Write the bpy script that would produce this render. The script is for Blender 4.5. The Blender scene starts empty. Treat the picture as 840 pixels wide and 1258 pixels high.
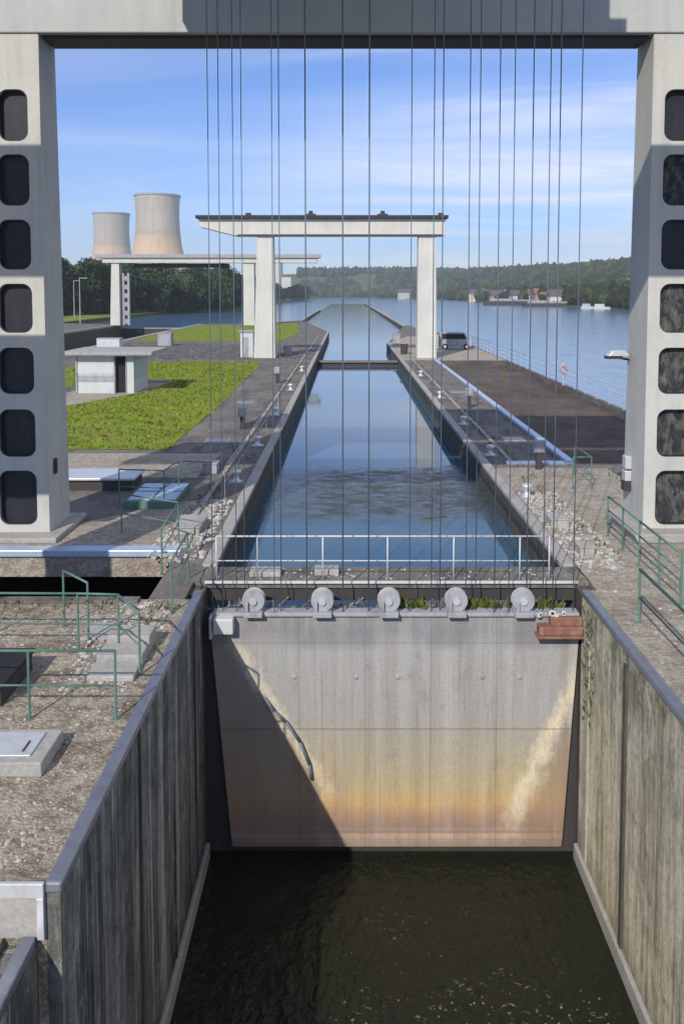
import bpy, bmesh, math, random
from mathutils import Vector, noise as mn
import numpy as np
R = random.Random(7)
rad = math.radians

# ------------------------------------------------------------------ camera, sky, sun, exposure
SC = bpy.context.scene
col = SC.collection
cam_d = bpy.data.cameras.new('camera')
cam = bpy.data.objects.new('camera', cam_d); col.objects.link(cam)
cam.location = (0, 0, 6.36)
cam.rotation_euler = (rad(90 - 3.6), 0, 0)
cam_d.sensor_fit = 'VERTICAL'; cam_d.sensor_height = 24.0
cam_d.lens = 24.0 * 996 / 1258
cam_d.shift_y = -(629 - 422.7) / 1258
cam_d.shift_x = -7 / 1258
cam_d.clip_start = 0.1; cam_d.clip_end = 8000
SC.camera = cam

SUN = Vector((-0.40, -1.0, 0.75)).normalized()
sun_el = math.asin(SUN.z); sun_az = math.atan2(SUN.x, SUN.y)
w = bpy.data.worlds.new('World'); SC.world = w; w.use_nodes = True
nt = w.node_tree; nt.nodes.clear()
wo = nt.nodes.new('ShaderNodeOutputWorld'); bg = nt.nodes.new('ShaderNodeBackground')
sky = nt.nodes.new('ShaderNodeTexSky'); sky.sky_type = 'NISHITA'; sky.sun_disc = False
sky.sun_elevation = sun_el; sky.sun_rotation = sun_az
sky.air_density = 1.0; sky.dust_density = 0.3; sky.ozone_density = 3.5; sky.altitude = 100
geo = nt.nodes.new('ShaderNodeTexCoord')
sep = nt.nodes.new('ShaderNodeSeparateXYZ'); nt.links.new(geo.outputs['Generated'], sep.inputs[0])
def wm(op, a, b, clamp=False):
    n = nt.nodes.new('ShaderNodeMath'); n.operation = op; n.use_clamp = clamp
    for i, v in enumerate((a, b)):
        if isinstance(v, (int, float)): n.inputs[i].default_value = v
        elif v is not None: nt.links.new(v, n.inputs[i])
    return n.outputs[0]
zz = wm('ADD', wm('MAXIMUM', sep.outputs[2], 0.0), 0.10)
cx = wm('DIVIDE', sep.outputs[0], zz); cy = wm('DIVIDE', sep.outputs[1], zz)
cmb = nt.nodes.new('ShaderNodeCombineXYZ'); nt.links.new(cx, cmb.inputs[0]); nt.links.new(cy, cmb.inputs[1])
def wnoise(scale, loc, rotz, detail, dist, lo, hi):
    mp = nt.nodes.new('ShaderNodeMapping'); mp.inputs['Scale'].default_value = scale
    mp.inputs['Location'].default_value = loc; mp.inputs['Rotation'].default_value = (0, 0, rotz)
    nt.links.new(cmb.outputs[0], mp.inputs[0])
    n = nt.nodes.new('ShaderNodeTexNoise'); n.inputs['Scale'].default_value = 1.0
    n.inputs['Detail'].default_value = detail; n.inputs['Distortion'].default_value = dist
    n.inputs['Roughness'].default_value = 0.6
    nt.links.new(mp.outputs[0], n.inputs['Vector'])
    mr = nt.nodes.new('ShaderNodeMapRange'); mr.inputs[1].default_value = lo; mr.inputs[2].default_value = hi
    nt.links.new(n.outputs['Fac'], mr.inputs[0]); return mr.outputs[0]
c1 = wnoise((0.42, 1.15, 1), (3.1, 0.4, 0), rad(16), 10, 0.9, 0.40, 0.68)
c2 = wnoise((0.25, 0.5, 1), (7.3, 2.0, 0), 0, 3, 0.3, 0.38, 0.62)
side = nt.nodes.new('ShaderNodeMapRange'); side.inputs[1].default_value = -0.15; side.inputs[2].default_value = 0.16
side.inputs[3].default_value = 0.22; nt.links.new(sep.outputs[0], side.inputs[0])
cl = wm('MULTIPLY', wm('MULTIPLY', wm('ADD', wm('MULTIPLY', c1, 0.85), wm('MULTIPLY', c2, 0.55)), side.outputs[0]), 0.95, True)
mixc = nt.nodes.new('ShaderNodeMix'); mixc.data_type = 'RGBA'
tint = nt.nodes.new('ShaderNodeMix'); tint.data_type = 'RGBA'; tint.blend_type = 'MULTIPLY'; tint.inputs[0].default_value = 1
nt.links.new(sky.outputs[0], tint.inputs[6]); tint.inputs[7].default_value = (0.76, 0.90, 1.25, 1)
nt.links.new(cl, mixc.inputs[0]); nt.links.new(tint.outputs[2], mixc.inputs[6])
mixc.inputs[7].default_value = (8.0, 8.3, 9.1, 1)
nt.links.new(mixc.outputs[2], bg.inputs[0]); bg.inputs[1].default_value = 0.108
nt.links.new(bg.outputs[0], wo.inputs[0])
sd = bpy.data.lights.new('sun', 'SUN'); sd.energy = 3.9; sd.angle = rad(0.5); sd.color = (1.0, 0.93, 0.82)
so = bpy.data.objects.new('sun', sd); col.objects.link(so)
so.rotation_euler = SUN.to_track_quat('Z', 'Y').to_euler()
SC.view_settings.view_transform = 'Standard'; SC.view_settings.look = 'None'
SC.view_settings.exposure = 0.22; SC.view_settings.gamma = 1.0; SC.view_settings.use_curve_mapping = False
SC.cycles.max_bounces = 6; SC.cycles.volume_bounces = 0

# ------------------------------------------------------------------ materials
class NT:
    def __init__(s, name):
        s.m = bpy.data.materials.new(name); s.m.use_nodes = True; s.t = s.m.node_tree
        s.b = s.t.nodes['Principled BSDF']; g = s.t.nodes.new('ShaderNodeNewGeometry'); s.pos = g.outputs['Position']
        sx = s.t.nodes.new('ShaderNodeSeparateXYZ'); s.t.links.new(s.pos, sx.inputs[0]); s.x, s.y, s.z = sx.outputs
    def put(s, sock, v):
        if isinstance(v, (int, float)): sock.default_value = v
        elif isinstance(v, tuple): sock.default_value = v if len(v) == 4 else (*v, 1)
        else: s.t.links.new(v, sock)
    def math(s, op, a, b=0.0, clamp=False):
        n = s.t.nodes.new('ShaderNodeMath'); n.operation = op; n.use_clamp = clamp
        s.put(n.inputs[0], a); s.put(n.inputs[1], b); return n.outputs[0]
    def noise(s, scale=(1, 1, 1), detail=4, rough=0.6, dist=0.0, loc=(0, 0, 0)):
        mp = s.t.nodes.new('ShaderNodeMapping'); mp.inputs['Scale'].default_value = scale; mp.inputs['Location'].default_value = loc
        s.t.links.new(s.pos, mp.inputs[0])
        n = s.t.nodes.new('ShaderNodeTexNoise'); n.inputs['Scale'].default_value = 1; n.inputs['Detail'].default_value = detail
        n.inputs['Roughness'].default_value = rough; n.inputs['Distortion'].default_value = dist
        s.t.links.new(mp.outputs[0], n.inputs['Vector']); return n.outputs['Fac']
    def vor(s, scale):
        n = s.t.nodes.new('ShaderNodeTexVoronoi'); n.inputs['Scale'].default_value = scale
        s.t.links.new(s.pos, n.inputs['Vector']); return n
    def rng(s, v, a, b, c=0.0, d=1.0):
        n = s.t.nodes.new('ShaderNodeMapRange'); s.put(n.inputs[0], v)
        for i, q in enumerate((a, b, c, d)): n.inputs[i + 1].default_value = q
        return n.outputs[0]
    def mix(s, f, a, b, mode='MIX'):
        n = s.t.nodes.new('ShaderNodeMix'); n.data_type = 'RGBA'; n.blend_type = mode
        s.put(n.inputs[0], f); s.put(n.inputs[6], a); s.put(n.inputs[7], b); return n.outputs[2]
    def bump(s, h, strength=0.5, dist=0.05):
        n = s.t.nodes.new('ShaderNodeBump'); n.inputs['Strength'].default_value = strength; n.inputs['Distance'].default_value = dist
        s.t.links.new(h, n.inputs['Height']); s.t.links.new(n.outputs[0], s.b.inputs['Normal'])
    def col(s, c, rough=0.8, metal=0.0, spec=0.3):
        s.put(s.b.inputs['Base Color'], c); s.put(s.b.inputs['Roughness'], rough); s.b.inputs['Metallic'].default_value = metal
        s.b.inputs['Specular IOR Level'].default_value = spec; return s.m

def stone(name, c1, c2, c3=None, streak=0.5, big=0.6, fine=14, bump=0.3, rough=0.85, speck=0.3, joint=None, fleck=0.0):
    n = NT(name)
    f = n.rng(n.noise((big, big, big), 5), 0.3, 0.7)
    c = n.mix(f, c1, c2)
    if c3:
        st = n.rng(n.noise((2.6, 2.6, 0.16), 5, 0.65), 0.45, 0.68)
        st2 = n.noise((0.8, 0.8, 0.5), 3, loc=(5, 3, 1))
        c = n.mix(n.math('MULTIPLY', n.math('MULTIPLY', st, streak), n.rng(st2, 0.3, 0.6), True), c, c3)
    fn = n.noise((fine, fine, fine), 5, 0.75)
    c = n.mix(n.rng(fn, 0.25, 0.75, speck, 0), c, (0.03, 0.028, 0.025))
    if fleck: c = n.mix(n.rng(n.noise((fine * 1.7,) * 3, 2, 0.5, loc=(9, 9, 9)), 0.58, 0.72, 0, fleck), c, (0.62, 0.58, 0.5))
    h = fn
    if joint:
        # board joints / pour joints every `joint` metres up the wall
        fr = n.math('FRACT', n.math('DIVIDE', n.z, joint)); ln = n.rng(n.math('ABSOLUTE', n.math('SUBTRACT', fr, 0.5)), 0.49, 0.5)
        c = n.mix(n.math('MULTIPLY', ln, 0.5), c, (0.05, 0.05, 0.045))
    n.bump(h, bump, 0.04)
    return n.col(c, rough)

def paint(name, c, dirt=(0.12, 0.10, 0.08), amt=0.3, rough=0.55, metal=0.0, sc=3.0):
    n = NT(name)
    f = n.rng(n.noise((sc, sc, sc * 0.3), 5, 0.7), 0.48, 0.75, 0, amt)
    g = n.rng(n.noise((20, 20, 20), 3), 0.3, 0.8, 0, amt * 0.4)
    n.bump(n.noise((30, 30, 30), 3), 0.15, 0.01)
    return n.col(n.mix(g, n.mix(f, c, dirt), dirt), rough, metal)

M = {}
M['pillar'] = stone('painted_concrete', (0.44, 0.44, 0.41), (0.52, 0.51, 0.47), (0.30, 0.30, 0.28), 0.45, 0.7, 9, 0.12, 0.8, 0.14)
M['beam'] = stone('beam_concrete', (0.40, 0.42, 0.41), (0.47, 0.48, 0.46), (0.28, 0.29, 0.29), 0.4, 0.5, 8, 0.12, 0.8, 0.12)
M['farconc'] = stone('pale_concrete', (0.50, 0.50, 0.46), (0.60, 0.59, 0.54), (0.36, 0.36, 0.34), 0.35, 0.3, 5, 0.1, 0.8, 0.12)
M['cavity'] = paint('cavity_shade', (0.012, 0.015, 0.022), (0.04, 0.04, 0.045), 0.5, 0.5)  # shade inside the openings, given as a near-black colour
M['frame'] = paint('window_seal', (0.02, 0.022, 0.03), (0.05, 0.05, 0.05), 0.4, 0.5)
M['roof'] = paint('roof_felt', (0.045, 0.045, 0.05), (0.02, 0.02, 0.02), 0.5, 0.9)
def mottled():  # lit patches seen through the openings, put into the colour
    n = NT('mottled_opening_light')
    c = n.mix(n.rng(n.noise((3.5,3.5,1.6), 5, .75, .8), .42, .66), (0.025,0.028,0.032), (0.13,0.125,0.11))
    c = n.mix(n.rng(n.noise((5,5,3), 3, .7, loc=(3,3,3)), .52, .6, 0, .9), c, (0.015,0.016,0.02))
    return n.col(c, .8)
M['mottled'] = mottled()
M['steel'] = paint('steel_edging', (0.24, 0.26, 0.31), (0.13, 0.10, 0.08), 0.55, 0.42, 0.55)
M['zinc'] = paint('zinc_edging', (0.62, 0.64, 0.66), (0.2, 0.18, 0.16), 0.3, 0.4, 0.4)
M['cable'] = paint('cable_steel', (0.15, 0.18, 0.235), (0.03, 0.02, 0.02), 0.4, 0.6, 0.2)
M['whitepaint'] = paint('white_paint', (0.50, 0.53, 0.53), (0.28, 0.24, 0.2), 0.35, 0.5)
M['green'] = paint('green_rail_paint', (0.10, 0.20, 0.165), (0.05, 0.04, 0.03), 0.5, 0.5)
M['grey'] = paint('grey_paint', (0.34, 0.35, 0.38), (0.12, 0.10, 0.085), 0.65, 0.6)
M['dark'] = paint('dark_steel', (0.04, 0.04, 0.045), (0.09, 0.06, 0.04), 0.5, 0.6)
M['black'] = paint('black_rubber', (0.015, 0.015, 0.017), (0.05, 0.05, 0.05), 0.3, 0.8)
M['rust'] = paint('rusty_steel', (0.20, 0.075, 0.045), (0.42, 0.36, 0.32), 0.5, 0.85, 0, 5)
M['red'] = paint('red_paint', (0.40, 0.22, 0.21), (0.5, 0.42, 0.42), 0.7, 0.5)
M['blue'] = paint('pale_blue_metal', (0.42, 0.52, 0.66), (0.3, 0.3, 0.3), 0.3, 0.35, 0.3)
def lock_wall_mat(name, a, b, dark, pale, algae, am):
    n = NT(name)
    c = n.mix(n.rng(n.noise((0.9, .9, .7), 6, .7), 0.36, 0.64), a, b)
    for sc, lo, hi, f, cc, loc in (((1, 2.0, .16), .46, .62, .8, dark, (0,1,0)), ((1, 1.1, .16), .50, .60, .65, dark, (0,5,2)), ((1, 5.2, .45), .54, .68, .5, dark, (0,9,4)),
                                   ((1, 2.2, .07), .52, .60, .75, pale, (0,13,3)), ((1, 8, .12), .56, .64, .6, pale, (0,21,5))):
        c = n.mix(n.rng(n.noise(sc, 6, .7, .25, loc), lo, hi, 0, f), c, cc)
    sp = n.noise((3.5, 3.5, 2.2), 7, .85, .3, (6, 2, 2)); c = n.mix(n.rng(sp, .52, .62, 0, .65), c, dark)
    c = n.mix(n.rng(sp, .44, .36, 0, .5), c, pale)
    al = n.math('MULTIPLY', n.rng(n.z, -2.6, -0.2), n.rng(n.noise((1.2, 1.6, 0.9), 6, .75), 0.44, 0.58))
    c = n.mix(n.math('MULTIPLY', al, am), c, algae)
    tide = n.math('ADD', n.z, n.math('MULTIPLY', n.noise((1, 3, 1), 5, .7), .5)); c = n.mix(n.rng(tide, -4.9, -5.35, 0, .55), c, dark)
    fn = n.noise((11,) * 3, 6, 0.8); c = n.mix(n.rng(fn, 0.3, 0.62, 0.4, 0), c, (0.06, 0.055, 0.04))
    n.bump(n.math('ADD', fn, sp), 0.7, 0.05); return n.col(c, 0.9, 0, .2)
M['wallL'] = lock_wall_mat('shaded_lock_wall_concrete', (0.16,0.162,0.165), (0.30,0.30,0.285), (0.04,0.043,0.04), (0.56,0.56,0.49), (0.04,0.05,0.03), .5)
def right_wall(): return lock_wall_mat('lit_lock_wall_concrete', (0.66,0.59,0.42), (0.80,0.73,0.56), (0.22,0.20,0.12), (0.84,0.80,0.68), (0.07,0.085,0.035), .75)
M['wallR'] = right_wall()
M['pondwall'] = stone('pond_wall_concrete', (0.07, 0.07, 0.06), (0.14, 0.13, 0.10), (0.03, 0.04, 0.02), 0.8, 1.2, 6, 0.5, 0.9, 0.5)
M['kerb'] = stone('kerb_concrete', (0.34, 0.33, 0.31), (0.46, 0.44, 0.40), None, 0, 1.5, 12, 0.3, 0.85, 0.4)
def gravel(name, a, b, dk, sc=16.0):
    n = NT(name)
    v = n.vor(sc); v2 = n.vor(sc * 0.42)
    tone = n.t.nodes.new('ShaderNodeSeparateColor'); n.t.links.new(v.outputs['Color'], tone.inputs[0])
    tone2 = n.t.nodes.new('ShaderNodeSeparateColor'); n.t.links.new(v2.outputs['Color'], tone2.inputs[0])
    c = n.mix(tone.outputs[0], a, b)
    c = n.mix(n.rng(tone2.outputs[1], 0.55, 1.0, 0, 0.55), c, dk)
    c = n.mix(n.rng(tone.outputs[2], 0.86, 0.93, 0, 0.6), c, (0.62, 0.58, 0.52))
    big = n.noise((0.55, 0.8, 1), 6, 0.7)
    c = n.mix(n.rng(big, 0.5, 0.64, 0, 0.62), c, dk)
    c = n.mix(n.rng(n.noise((0.9, 1.7, 1), 5, 0.7, loc=(4, 8, 0)), 0.52, 0.66, 0, 0.6), c, (0.50, 0.44, 0.35))
    mid = n.noise((3.2, 4.2, 3), 7, 0.85)
    c = n.mix(n.rng(mid, 0.50, 0.60, 0, 0.62), c, dk); c = n.mix(n.rng(mid, 0.46, 0.38, 0, 0.45), c, (0.54,0.49,0.41))
    h = n.math('ADD', n.math('MULTIPLY', v.outputs['Distance'], -0.5), n.math('MULTIPLY', n.noise((5, 5, 5), 7, .8), 2.0))
    n.bump(h, 0.8, 0.05); return n.col(c, 0.95, 0, 0.2)
M['gravel'] = gravel('gravel', (0.28, 0.24, 0.18), (0.48, 0.42, 0.33), (0.12, 0.08, 0.055), 30.0)
M['path'] = gravel('pale_gritty_concrete', (0.32, 0.28, 0.22), (0.46, 0.41, 0.34), (0.20, 0.16, 0.12), 30)
def paving():
    n = NT('worn_paving')
    c = n.mix(n.rng(n.noise((.5,.35,1), 6, .7), .35, .65), (0.13,0.12,0.115), (0.25,0.225,0.195))
    c = n.mix(n.rng(n.noise((1.6,.5,1), 5, .7, loc=(3,1,0)), .52, .62, 0, .7), c, (0.075,0.075,0.085))
    c = n.mix(n.rng(n.noise((2.6,1.1,1), 5, .7, loc=(8,1,0)), .60, .68, 0, .6), c, (0.36,0.33,0.29))
    c = n.mix(n.rng(n.noise((.9,.9,1), 4, .7, loc=(1,8,0)), .58, .66, 0, .5), c, (0.085,0.095,0.035))
    fn = n.noise((13,)*3, 5, .8); c = n.mix(n.rng(fn, .3, .62, .6, 0), c, (0.05,0.045,0.04))
    # slab joints across the quay
    fr = n.math('FRACT', n.math('DIVIDE', n.y, 4.0)); ln = n.rng(n.math('ABSOLUTE', n.math('SUBTRACT', fr, .5)), .488, .5)
    c = n.mix(n.math('MULTIPLY', ln, .6), c, (0.05,0.05,0.045))
    n.bump(fn, .5, .03); return n.col(c, .92, 0, .2)
M['bank'] = paving()
def silt():
    n = NT('brown_silt')
    c = n.mix(n.rng(n.noise((.25,.18,1), 7, .75), .38, .62), (0.075,0.058,0.048), (0.135,0.108,0.09))
    c = n.mix(n.rng(n.noise((.9,.35,1), 6, .75, loc=(4,1,0)), .5, .64, 0, .6), c, (0.05,0.038,0.032))
    c = n.mix(n.rng(n.noise((2,.8,1), 5, .8, loc=(1,4,0)), .6, .7, 0, .4), c, (0.19,0.16,0.12))
    n.bump(n.noise((4,4,4), 6, .8), .6, .05); return n.col(c, .95, 0, .2)
M['brown'] = silt()
M['asphalt'] = gravel('asphalt', (0.05, 0.05, 0.052), (0.085, 0.082, 0.08), (0.035, 0.035, 0.035), 10)
def grassmat(name, a, b, c3):
    n = NT(name)
    c = n.mix(n.rng(n.noise((1.2,) * 3, 6, 0.7), 0.35, 0.65), a, b)
    c = n.mix(n.rng(n.noise((0.3, 0.5, 1), 6, .75, loc=(3, 3, 0)), 0.46, 0.66, 0, 0.7), c, c3); c = n.mix(n.rng(n.noise((.7,.9,1), 6, .75, loc=(13, 3, 0)), 0.52, 0.66, 0, 0.6), c, (0.045,0.075,0.012))
    n.bump(n.noise((9,) * 3, 4), 0.8, 0.1); return n.col(c, 0.9, 0, 0.15)
M['lawn'] = grassmat('lawn', (0.125, 0.185, 0.015), (0.22, 0.28, 0.025), (0.24, 0.21, 0.07))
M['land'] = grassmat('land', (0.06, 0.09, 0.02), (0.11, 0.12, 0.04), (0.12, 0.10, 0.06))
def watermat(name, base, rough, sc, amp, foam=0.0, dist=0.1):
    n = NT(name)
    h = n.math('ADD', n.noise((sc, sc * 0.6, 1), 3, 0.55), n.math('MULTIPLY', n.noise((sc * 4, sc * 3, 1), 3, 0.6, 0.4), 0.35))
    if name == 'canal_water': h = n.math('MULTIPLY', h, n.rng(n.y, 70, 170, 0.25, 2.5))
    n.bump(h, amp, dist)
    c = base; r = rough
    if foam:
        v = n.vor(6.5)
        sp = n.math('MULTIPLY', n.rng(v.outputs['Distance'], 0.16, 0.05), n.rng(n.noise((0.5, 0.8, 1), 5, 0.7, 0.9, (2, 1, 0)), 0.50, 0.60))
        fil = n.math('MULTIPLY', n.rng(n.noise((7, 9, 1), 3, 0.8, 0.6), 0.60, 0.68),
                     n.rng(n.noise((0.5, 0.6, 1), 3, 0.6, 0.2, (7, 4, 0)), 0.52, 0.60))
        f = n.math('MULTIPLY', n.math('ADD', sp, fil), n.math('MULTIPLY', foam, n.math('MULTIPLY', n.rng(n.x, -2.0, 1.5, .15, 1.3), n.rng(n.y, 15.5, 12.5, .15, 1.3))), True)
        c = n.mix(f, base, (0.30, 0.31, 0.22)); r = n.rng(f, 0, 1, rough, 0.9)
    if name == 'canal_water':      # a darker brown, rougher patch with ragged edges near the gate
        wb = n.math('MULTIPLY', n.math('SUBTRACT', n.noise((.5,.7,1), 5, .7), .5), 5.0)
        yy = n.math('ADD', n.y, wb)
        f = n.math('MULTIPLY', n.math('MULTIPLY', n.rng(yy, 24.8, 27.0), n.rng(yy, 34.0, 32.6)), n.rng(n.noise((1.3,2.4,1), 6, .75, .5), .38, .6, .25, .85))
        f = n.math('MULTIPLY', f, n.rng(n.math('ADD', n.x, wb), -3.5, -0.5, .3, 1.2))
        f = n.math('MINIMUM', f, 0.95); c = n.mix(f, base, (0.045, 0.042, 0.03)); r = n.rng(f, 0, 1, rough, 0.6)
    m = n.col(c, r, 0, 0.5); n.b.inputs['IOR'].default_value = 1.45 if name in ('canal_water', 'river_water') else 1.33; return m
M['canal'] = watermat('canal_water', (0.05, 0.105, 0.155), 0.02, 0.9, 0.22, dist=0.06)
M['river'] = watermat('river_water', (0.07, 0.15, 0.27), 0.12, 0.35, 0.3, dist=0.25)
M['chamber'] = watermat('chamber_water', (0.012, 0.014, 0.007), 0.07, 2.2, 0.8, 0.75, dist=0.2)
M['trench'] = watermat('still_water', (0.006, 0.008, 0.006), 0.08, 1.5, 0.2)

M['debris'] = stone('driftwood_debris', (0.10,0.08,0.06), (0.30,0.27,0.23), None, 0, 5, 20, 0.5, 0.95, 0.5, fleck=0.4)
# ------------------------------------------------------------------ mesh helpers
class MB:
    def __init__(s): s.v = []; s.f = []
    def box(s, x0, x1, y0, y1, z0, z1):
        b = len(s.v)
        s.v += [(x0,y0,z0),(x1,y0,z0),(x1,y1,z0),(x0,y1,z0),(x0,y0,z1),(x1,y0,z1),(x1,y1,z1),(x0,y1,z1)]
        s.f += [tuple(b+i for i in q) for q in ((3,2,1,0),(4,5,6,7),(0,1,5,4),(1,2,6,5),(2,3,7,6),(3,0,4,7))]; return s
    def hexa(s, pts):          # 8 points, bottom ring then top ring
        b = len(s.v); s.v += [tuple(p) for p in pts]
        s.f += [tuple(b+i for i in q) for q in ((3,2,1,0),(4,5,6,7),(0,1,5,4),(1,2,6,5),(2,3,7,6),(3,0,4,7))]; return s
    def prism(s, poly, z0, z1):  # polygon counter-clockwise in xy
        b = len(s.v); n = len(poly)
        s.v += [(x, y, z0) for x, y in poly] + [(x, y, z1) for x, y in poly]
        s.f.append(tuple(b + i for i in reversed(range(n)))); s.f.append(tuple(b + n + i for i in range(n)))
        for i in range(n): j = (i + 1) % n; s.f.append((b+i, b+j, b+n+j, b+n+i))
        return s
    def prism_y(s, poly, y0, y1):  # polygon in xz, extruded along y
        b = len(s.v); n = len(poly)
        s.v += [(x, y0, z) for x, z in poly] + [(x, y1, z) for x, z in poly]
        s.f.append(tuple(b + i for i in range(n))); s.f.append(tuple(b + n + i for i in reversed(range(n))))
        for i in range(n): j = (i + 1) % n; s.f.append((b+i, b+n+i, b+n+j, b+j))
        return s
    def prism_x(s, poly, x0, x1):  # polygon in yz, extruded along x
        b = len(s.v); n = len(poly)
        s.v += [(x0, y, z) for y, z in poly] + [(x1, y, z) for y, z in poly]
        s.f.append(tuple(b + i for i in reversed(range(n)))); s.f.append(tuple(b + n + i for i in range(n)))
        for i in range(n): j = (i + 1) % n; s.f.append((b+i, b+j, b+n+j, b+n+i))
        return s
    def flat(s, poly, z):
        b = len(s.v); s.v += [(x, y, z) for x, y in poly]; s.f.append(tuple(range(b, b + len(poly)))); return s
    def tube(s, p, q, r, n=8, r2=None):
        p = Vector(p); q = Vector(q); r2 = r if r2 is None else r2
        d = (q - p).normalized(); a = d.orthogonal().normalized(); c = d.cross(a); b = len(s.v)
        for k in range(n):
            t = 2 * math.pi * k / n; o = a * math.cos(t) + c * math.sin(t)
            s.v += [tuple(p + o * r), tuple(q + o * r2)]
        for k in range(n): j = (k + 1) % n; s.f.append((b+2*k, b+2*j, b+2*j+1, b+2*k+1))
        s.f.append(tuple(b + 2*k for k in reversed(range(n)))); s.f.append(tuple(b + 2*k + 1 for k in range(n))); return s
    def path(s, pts, r, n=8):
        for a, b in zip(pts, pts[1:]): s.tube(a, b, r, n)
        return s
    def lathe(s, prof, c, n=32, axis='z'):
        b = len(s.v)
        for r, h in prof:
            for k in range(n):
                t = 2 * math.pi * k / n; u, v = r * math.cos(t), r * math.sin(t)
                s.v.append((c[0]+u, c[1]+v, c[2]+h) if axis == 'z' else (c[0]+u, c[1]+h, c[2]+v) if axis == 'y' else (c[0]+h, c[1]+u, c[2]+v))
        for i in range(len(prof) - 1):
            for k in range(n):
                j = (k + 1) % n; s.f.append((b+i*n+k, b+i*n+j, b+(i+1)*n+j, b+(i+1)*n+k))
        s.f.append(tuple(b + k for k in reversed(range(n)))); s.f.append(tuple(b + (len(prof)-1)*n + k for k in range(n))); return s
    def build(s, name, mat, parent=None, bevel=0.0, smooth=False, jitter=0.0):
        vs = s.v
        if parent is not None:
            off = parent_world(parent)
        else:
            xs = [v[0] for v in vs]; ys = [v[1] for v in vs]; off = Vector(((min(xs)+max(xs))/2, (min(ys)+max(ys))/2, min(v[2] for v in vs)))
        me = bpy.data.meshes.new(name)
        me.from_pydata([(v[0]-off[0], v[1]-off[1], v[2]-off[2]) for v in vs], [], s.f)
        me.validate(); me.materials.append(M[mat] if isinstance(mat, str) else mat)
        bm = bmesh.new(); bm.from_mesh(me)
        bmesh.ops.recalc_face_normals(bm, faces=bm.faces); bm.to_mesh(me); bm.free()
        if smooth:
            me.polygons.foreach_set('use_smooth', [True] * len(me.polygons))
        o = bpy.data.objects.new(name, me); col.objects.link(o)
        if parent is not None: o.parent = parent
        else: o.location = off
        o['_w'] = list(off)
        if bevel:
            m = o.modifiers.new('bevel', 'BEVEL'); m.width = bevel; m.segments = 2; m.limit_method = 'ANGLE'; m.angle_limit = rad(40)
        return o
def parent_world(p): return Vector(p['_w'])
def tag(o, label=None, cat=None, group=None, kind=None):
    if label: o['label'] = label
    if cat: o['category'] = cat
    if group: o['group'] = group
    if kind: o['kind'] = kind
    return o
def thing(name, label, cat, loc, group=None):
    o = bpy.data.objects.new(name, None); col.objects.link(o); o.location = loc; o['_w'] = list(loc)
    o.empty_display_size = 0.3
    return tag(o, label, cat, group)
def copy_tree(root, loc, label=None):
    r = root.copy(); col.objects.link(r); r.location = loc; r['_w'] = list(loc)
    if label: r['label'] = label
    for ch in list(root.children):
        c = ch.copy(); col.objects.link(c); c.parent = r
        for g in list(ch.children):
            d = g.copy(); col.objects.link(d); d.parent = c
    return r
def struct(name, mb, mat, kind='structure', **k):
    return tag(mb.build(name, mat, **k), kind=kind)

WL = -0.95      # upper pond and river
CH = -5.95      # water in the emptied chamber
XL, XR = -3.10, 5.02

# ------------------------------------------------------------------ ground, banks, water
struct('ground', MB().flat([(-1590,-95),(2590,-95),(2590,2690),(-1590,2690)], -9.0), 'land')
struct('gravel_yard', MB().box(-60, XL-0.16, 8.37, 16.50, -8, 0).box(-60, XL-0.62, -40, 8.368, -8, -0.60), 'gravel')
struct('left_quay', MB().box(-4.15, XL-0.30, 16.503, 19.80, -8, -0.004)
       .box(-30, -4.16, 19.803, 24.0, -0.62, 0).box(-4.158, XL-0.3, 19.803, 24.0, -8, 0).prism([(-30,24.003),(XL-0.3,24.003),(XL-0.3,135),(-10.8,190),(-19,166),(-30,166)], -8, 0), 'bank')
struct('right_quay', MB().box(XR+0.16, XR+0.298, -40, 17.0, -8, 0).box(XR+0.3, 15.2, -40, 30, -8, 0).box(XR+0.3, 8.15, 30.002, 76, -8, -0.001)
       .box(14.95, 15.2, 30.002, 76, -8, 0).prism([(XR+0.3,76.002),(15.2,76.002),(15.2,100),(13.6,112),(12.0,160),(11.2,160),(XR+0.3,105)], -8, 0), 'bank')
struct('sunken_yard', MB().box(8.152, 14.948, 30.003, 75.998, -8, -0.45), 'brown')
struct('left_land', MB().prism([(-1500,-60),(-46.4,-60),(-46.4,165),(-62,172),(-64,292),(-42,330),(-52,570),(-39,1372),(-200,2400),(-1500,2400)], -8, 0), 'land')
struct('quay_strip', MB().flat([(-70,20),(-46.6,20),(-46.6,164),(-62.5,173),(-64.5,230),(-78,230),(-66,166),(-70,120)], 0.006), 'bank')
struct('near_path', MB().flat([(XR+0.17,-20),(9.4,-20),(9.4,29.2),(XR+0.32,29.2),(XR+.32,17.0),(XR+0.17,17.0)], 0.005), 'path')
struct('right_apron', MB().flat([(XR+0.32,76.5),(15.0,76.5),(14.8,99),(13.3,111),(9.0,120),(XR+0.32,104.0)], 0.005), 'path')
struct('left_ledge', MB().flat([(-30,19.9),(-9.6,19.9),(-6.9,22.6),(-5.2,24.3),(-3.9,24.8),(-3.75,20.0),(-4.1,19.9)], 0.005), 'path')
struct('left_path', MB().flat([(-30,29.0),(-5.2,27.6),(-5.0,31.9),(-30,31.9)], 0.005), 'path')
struct('asphalt_strip', MB().flat([(-7.0,32),(-4.6,32),(-4.6,120),(-7.8,120),(-7.6,76)], 0.008), 'bank')
struct('asphalt_road', MB().flat([(-28,78),(-4.8,78),(-4.8,84),(-8.5,100),(-28,104)], 0.009), 'asphalt')
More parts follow.
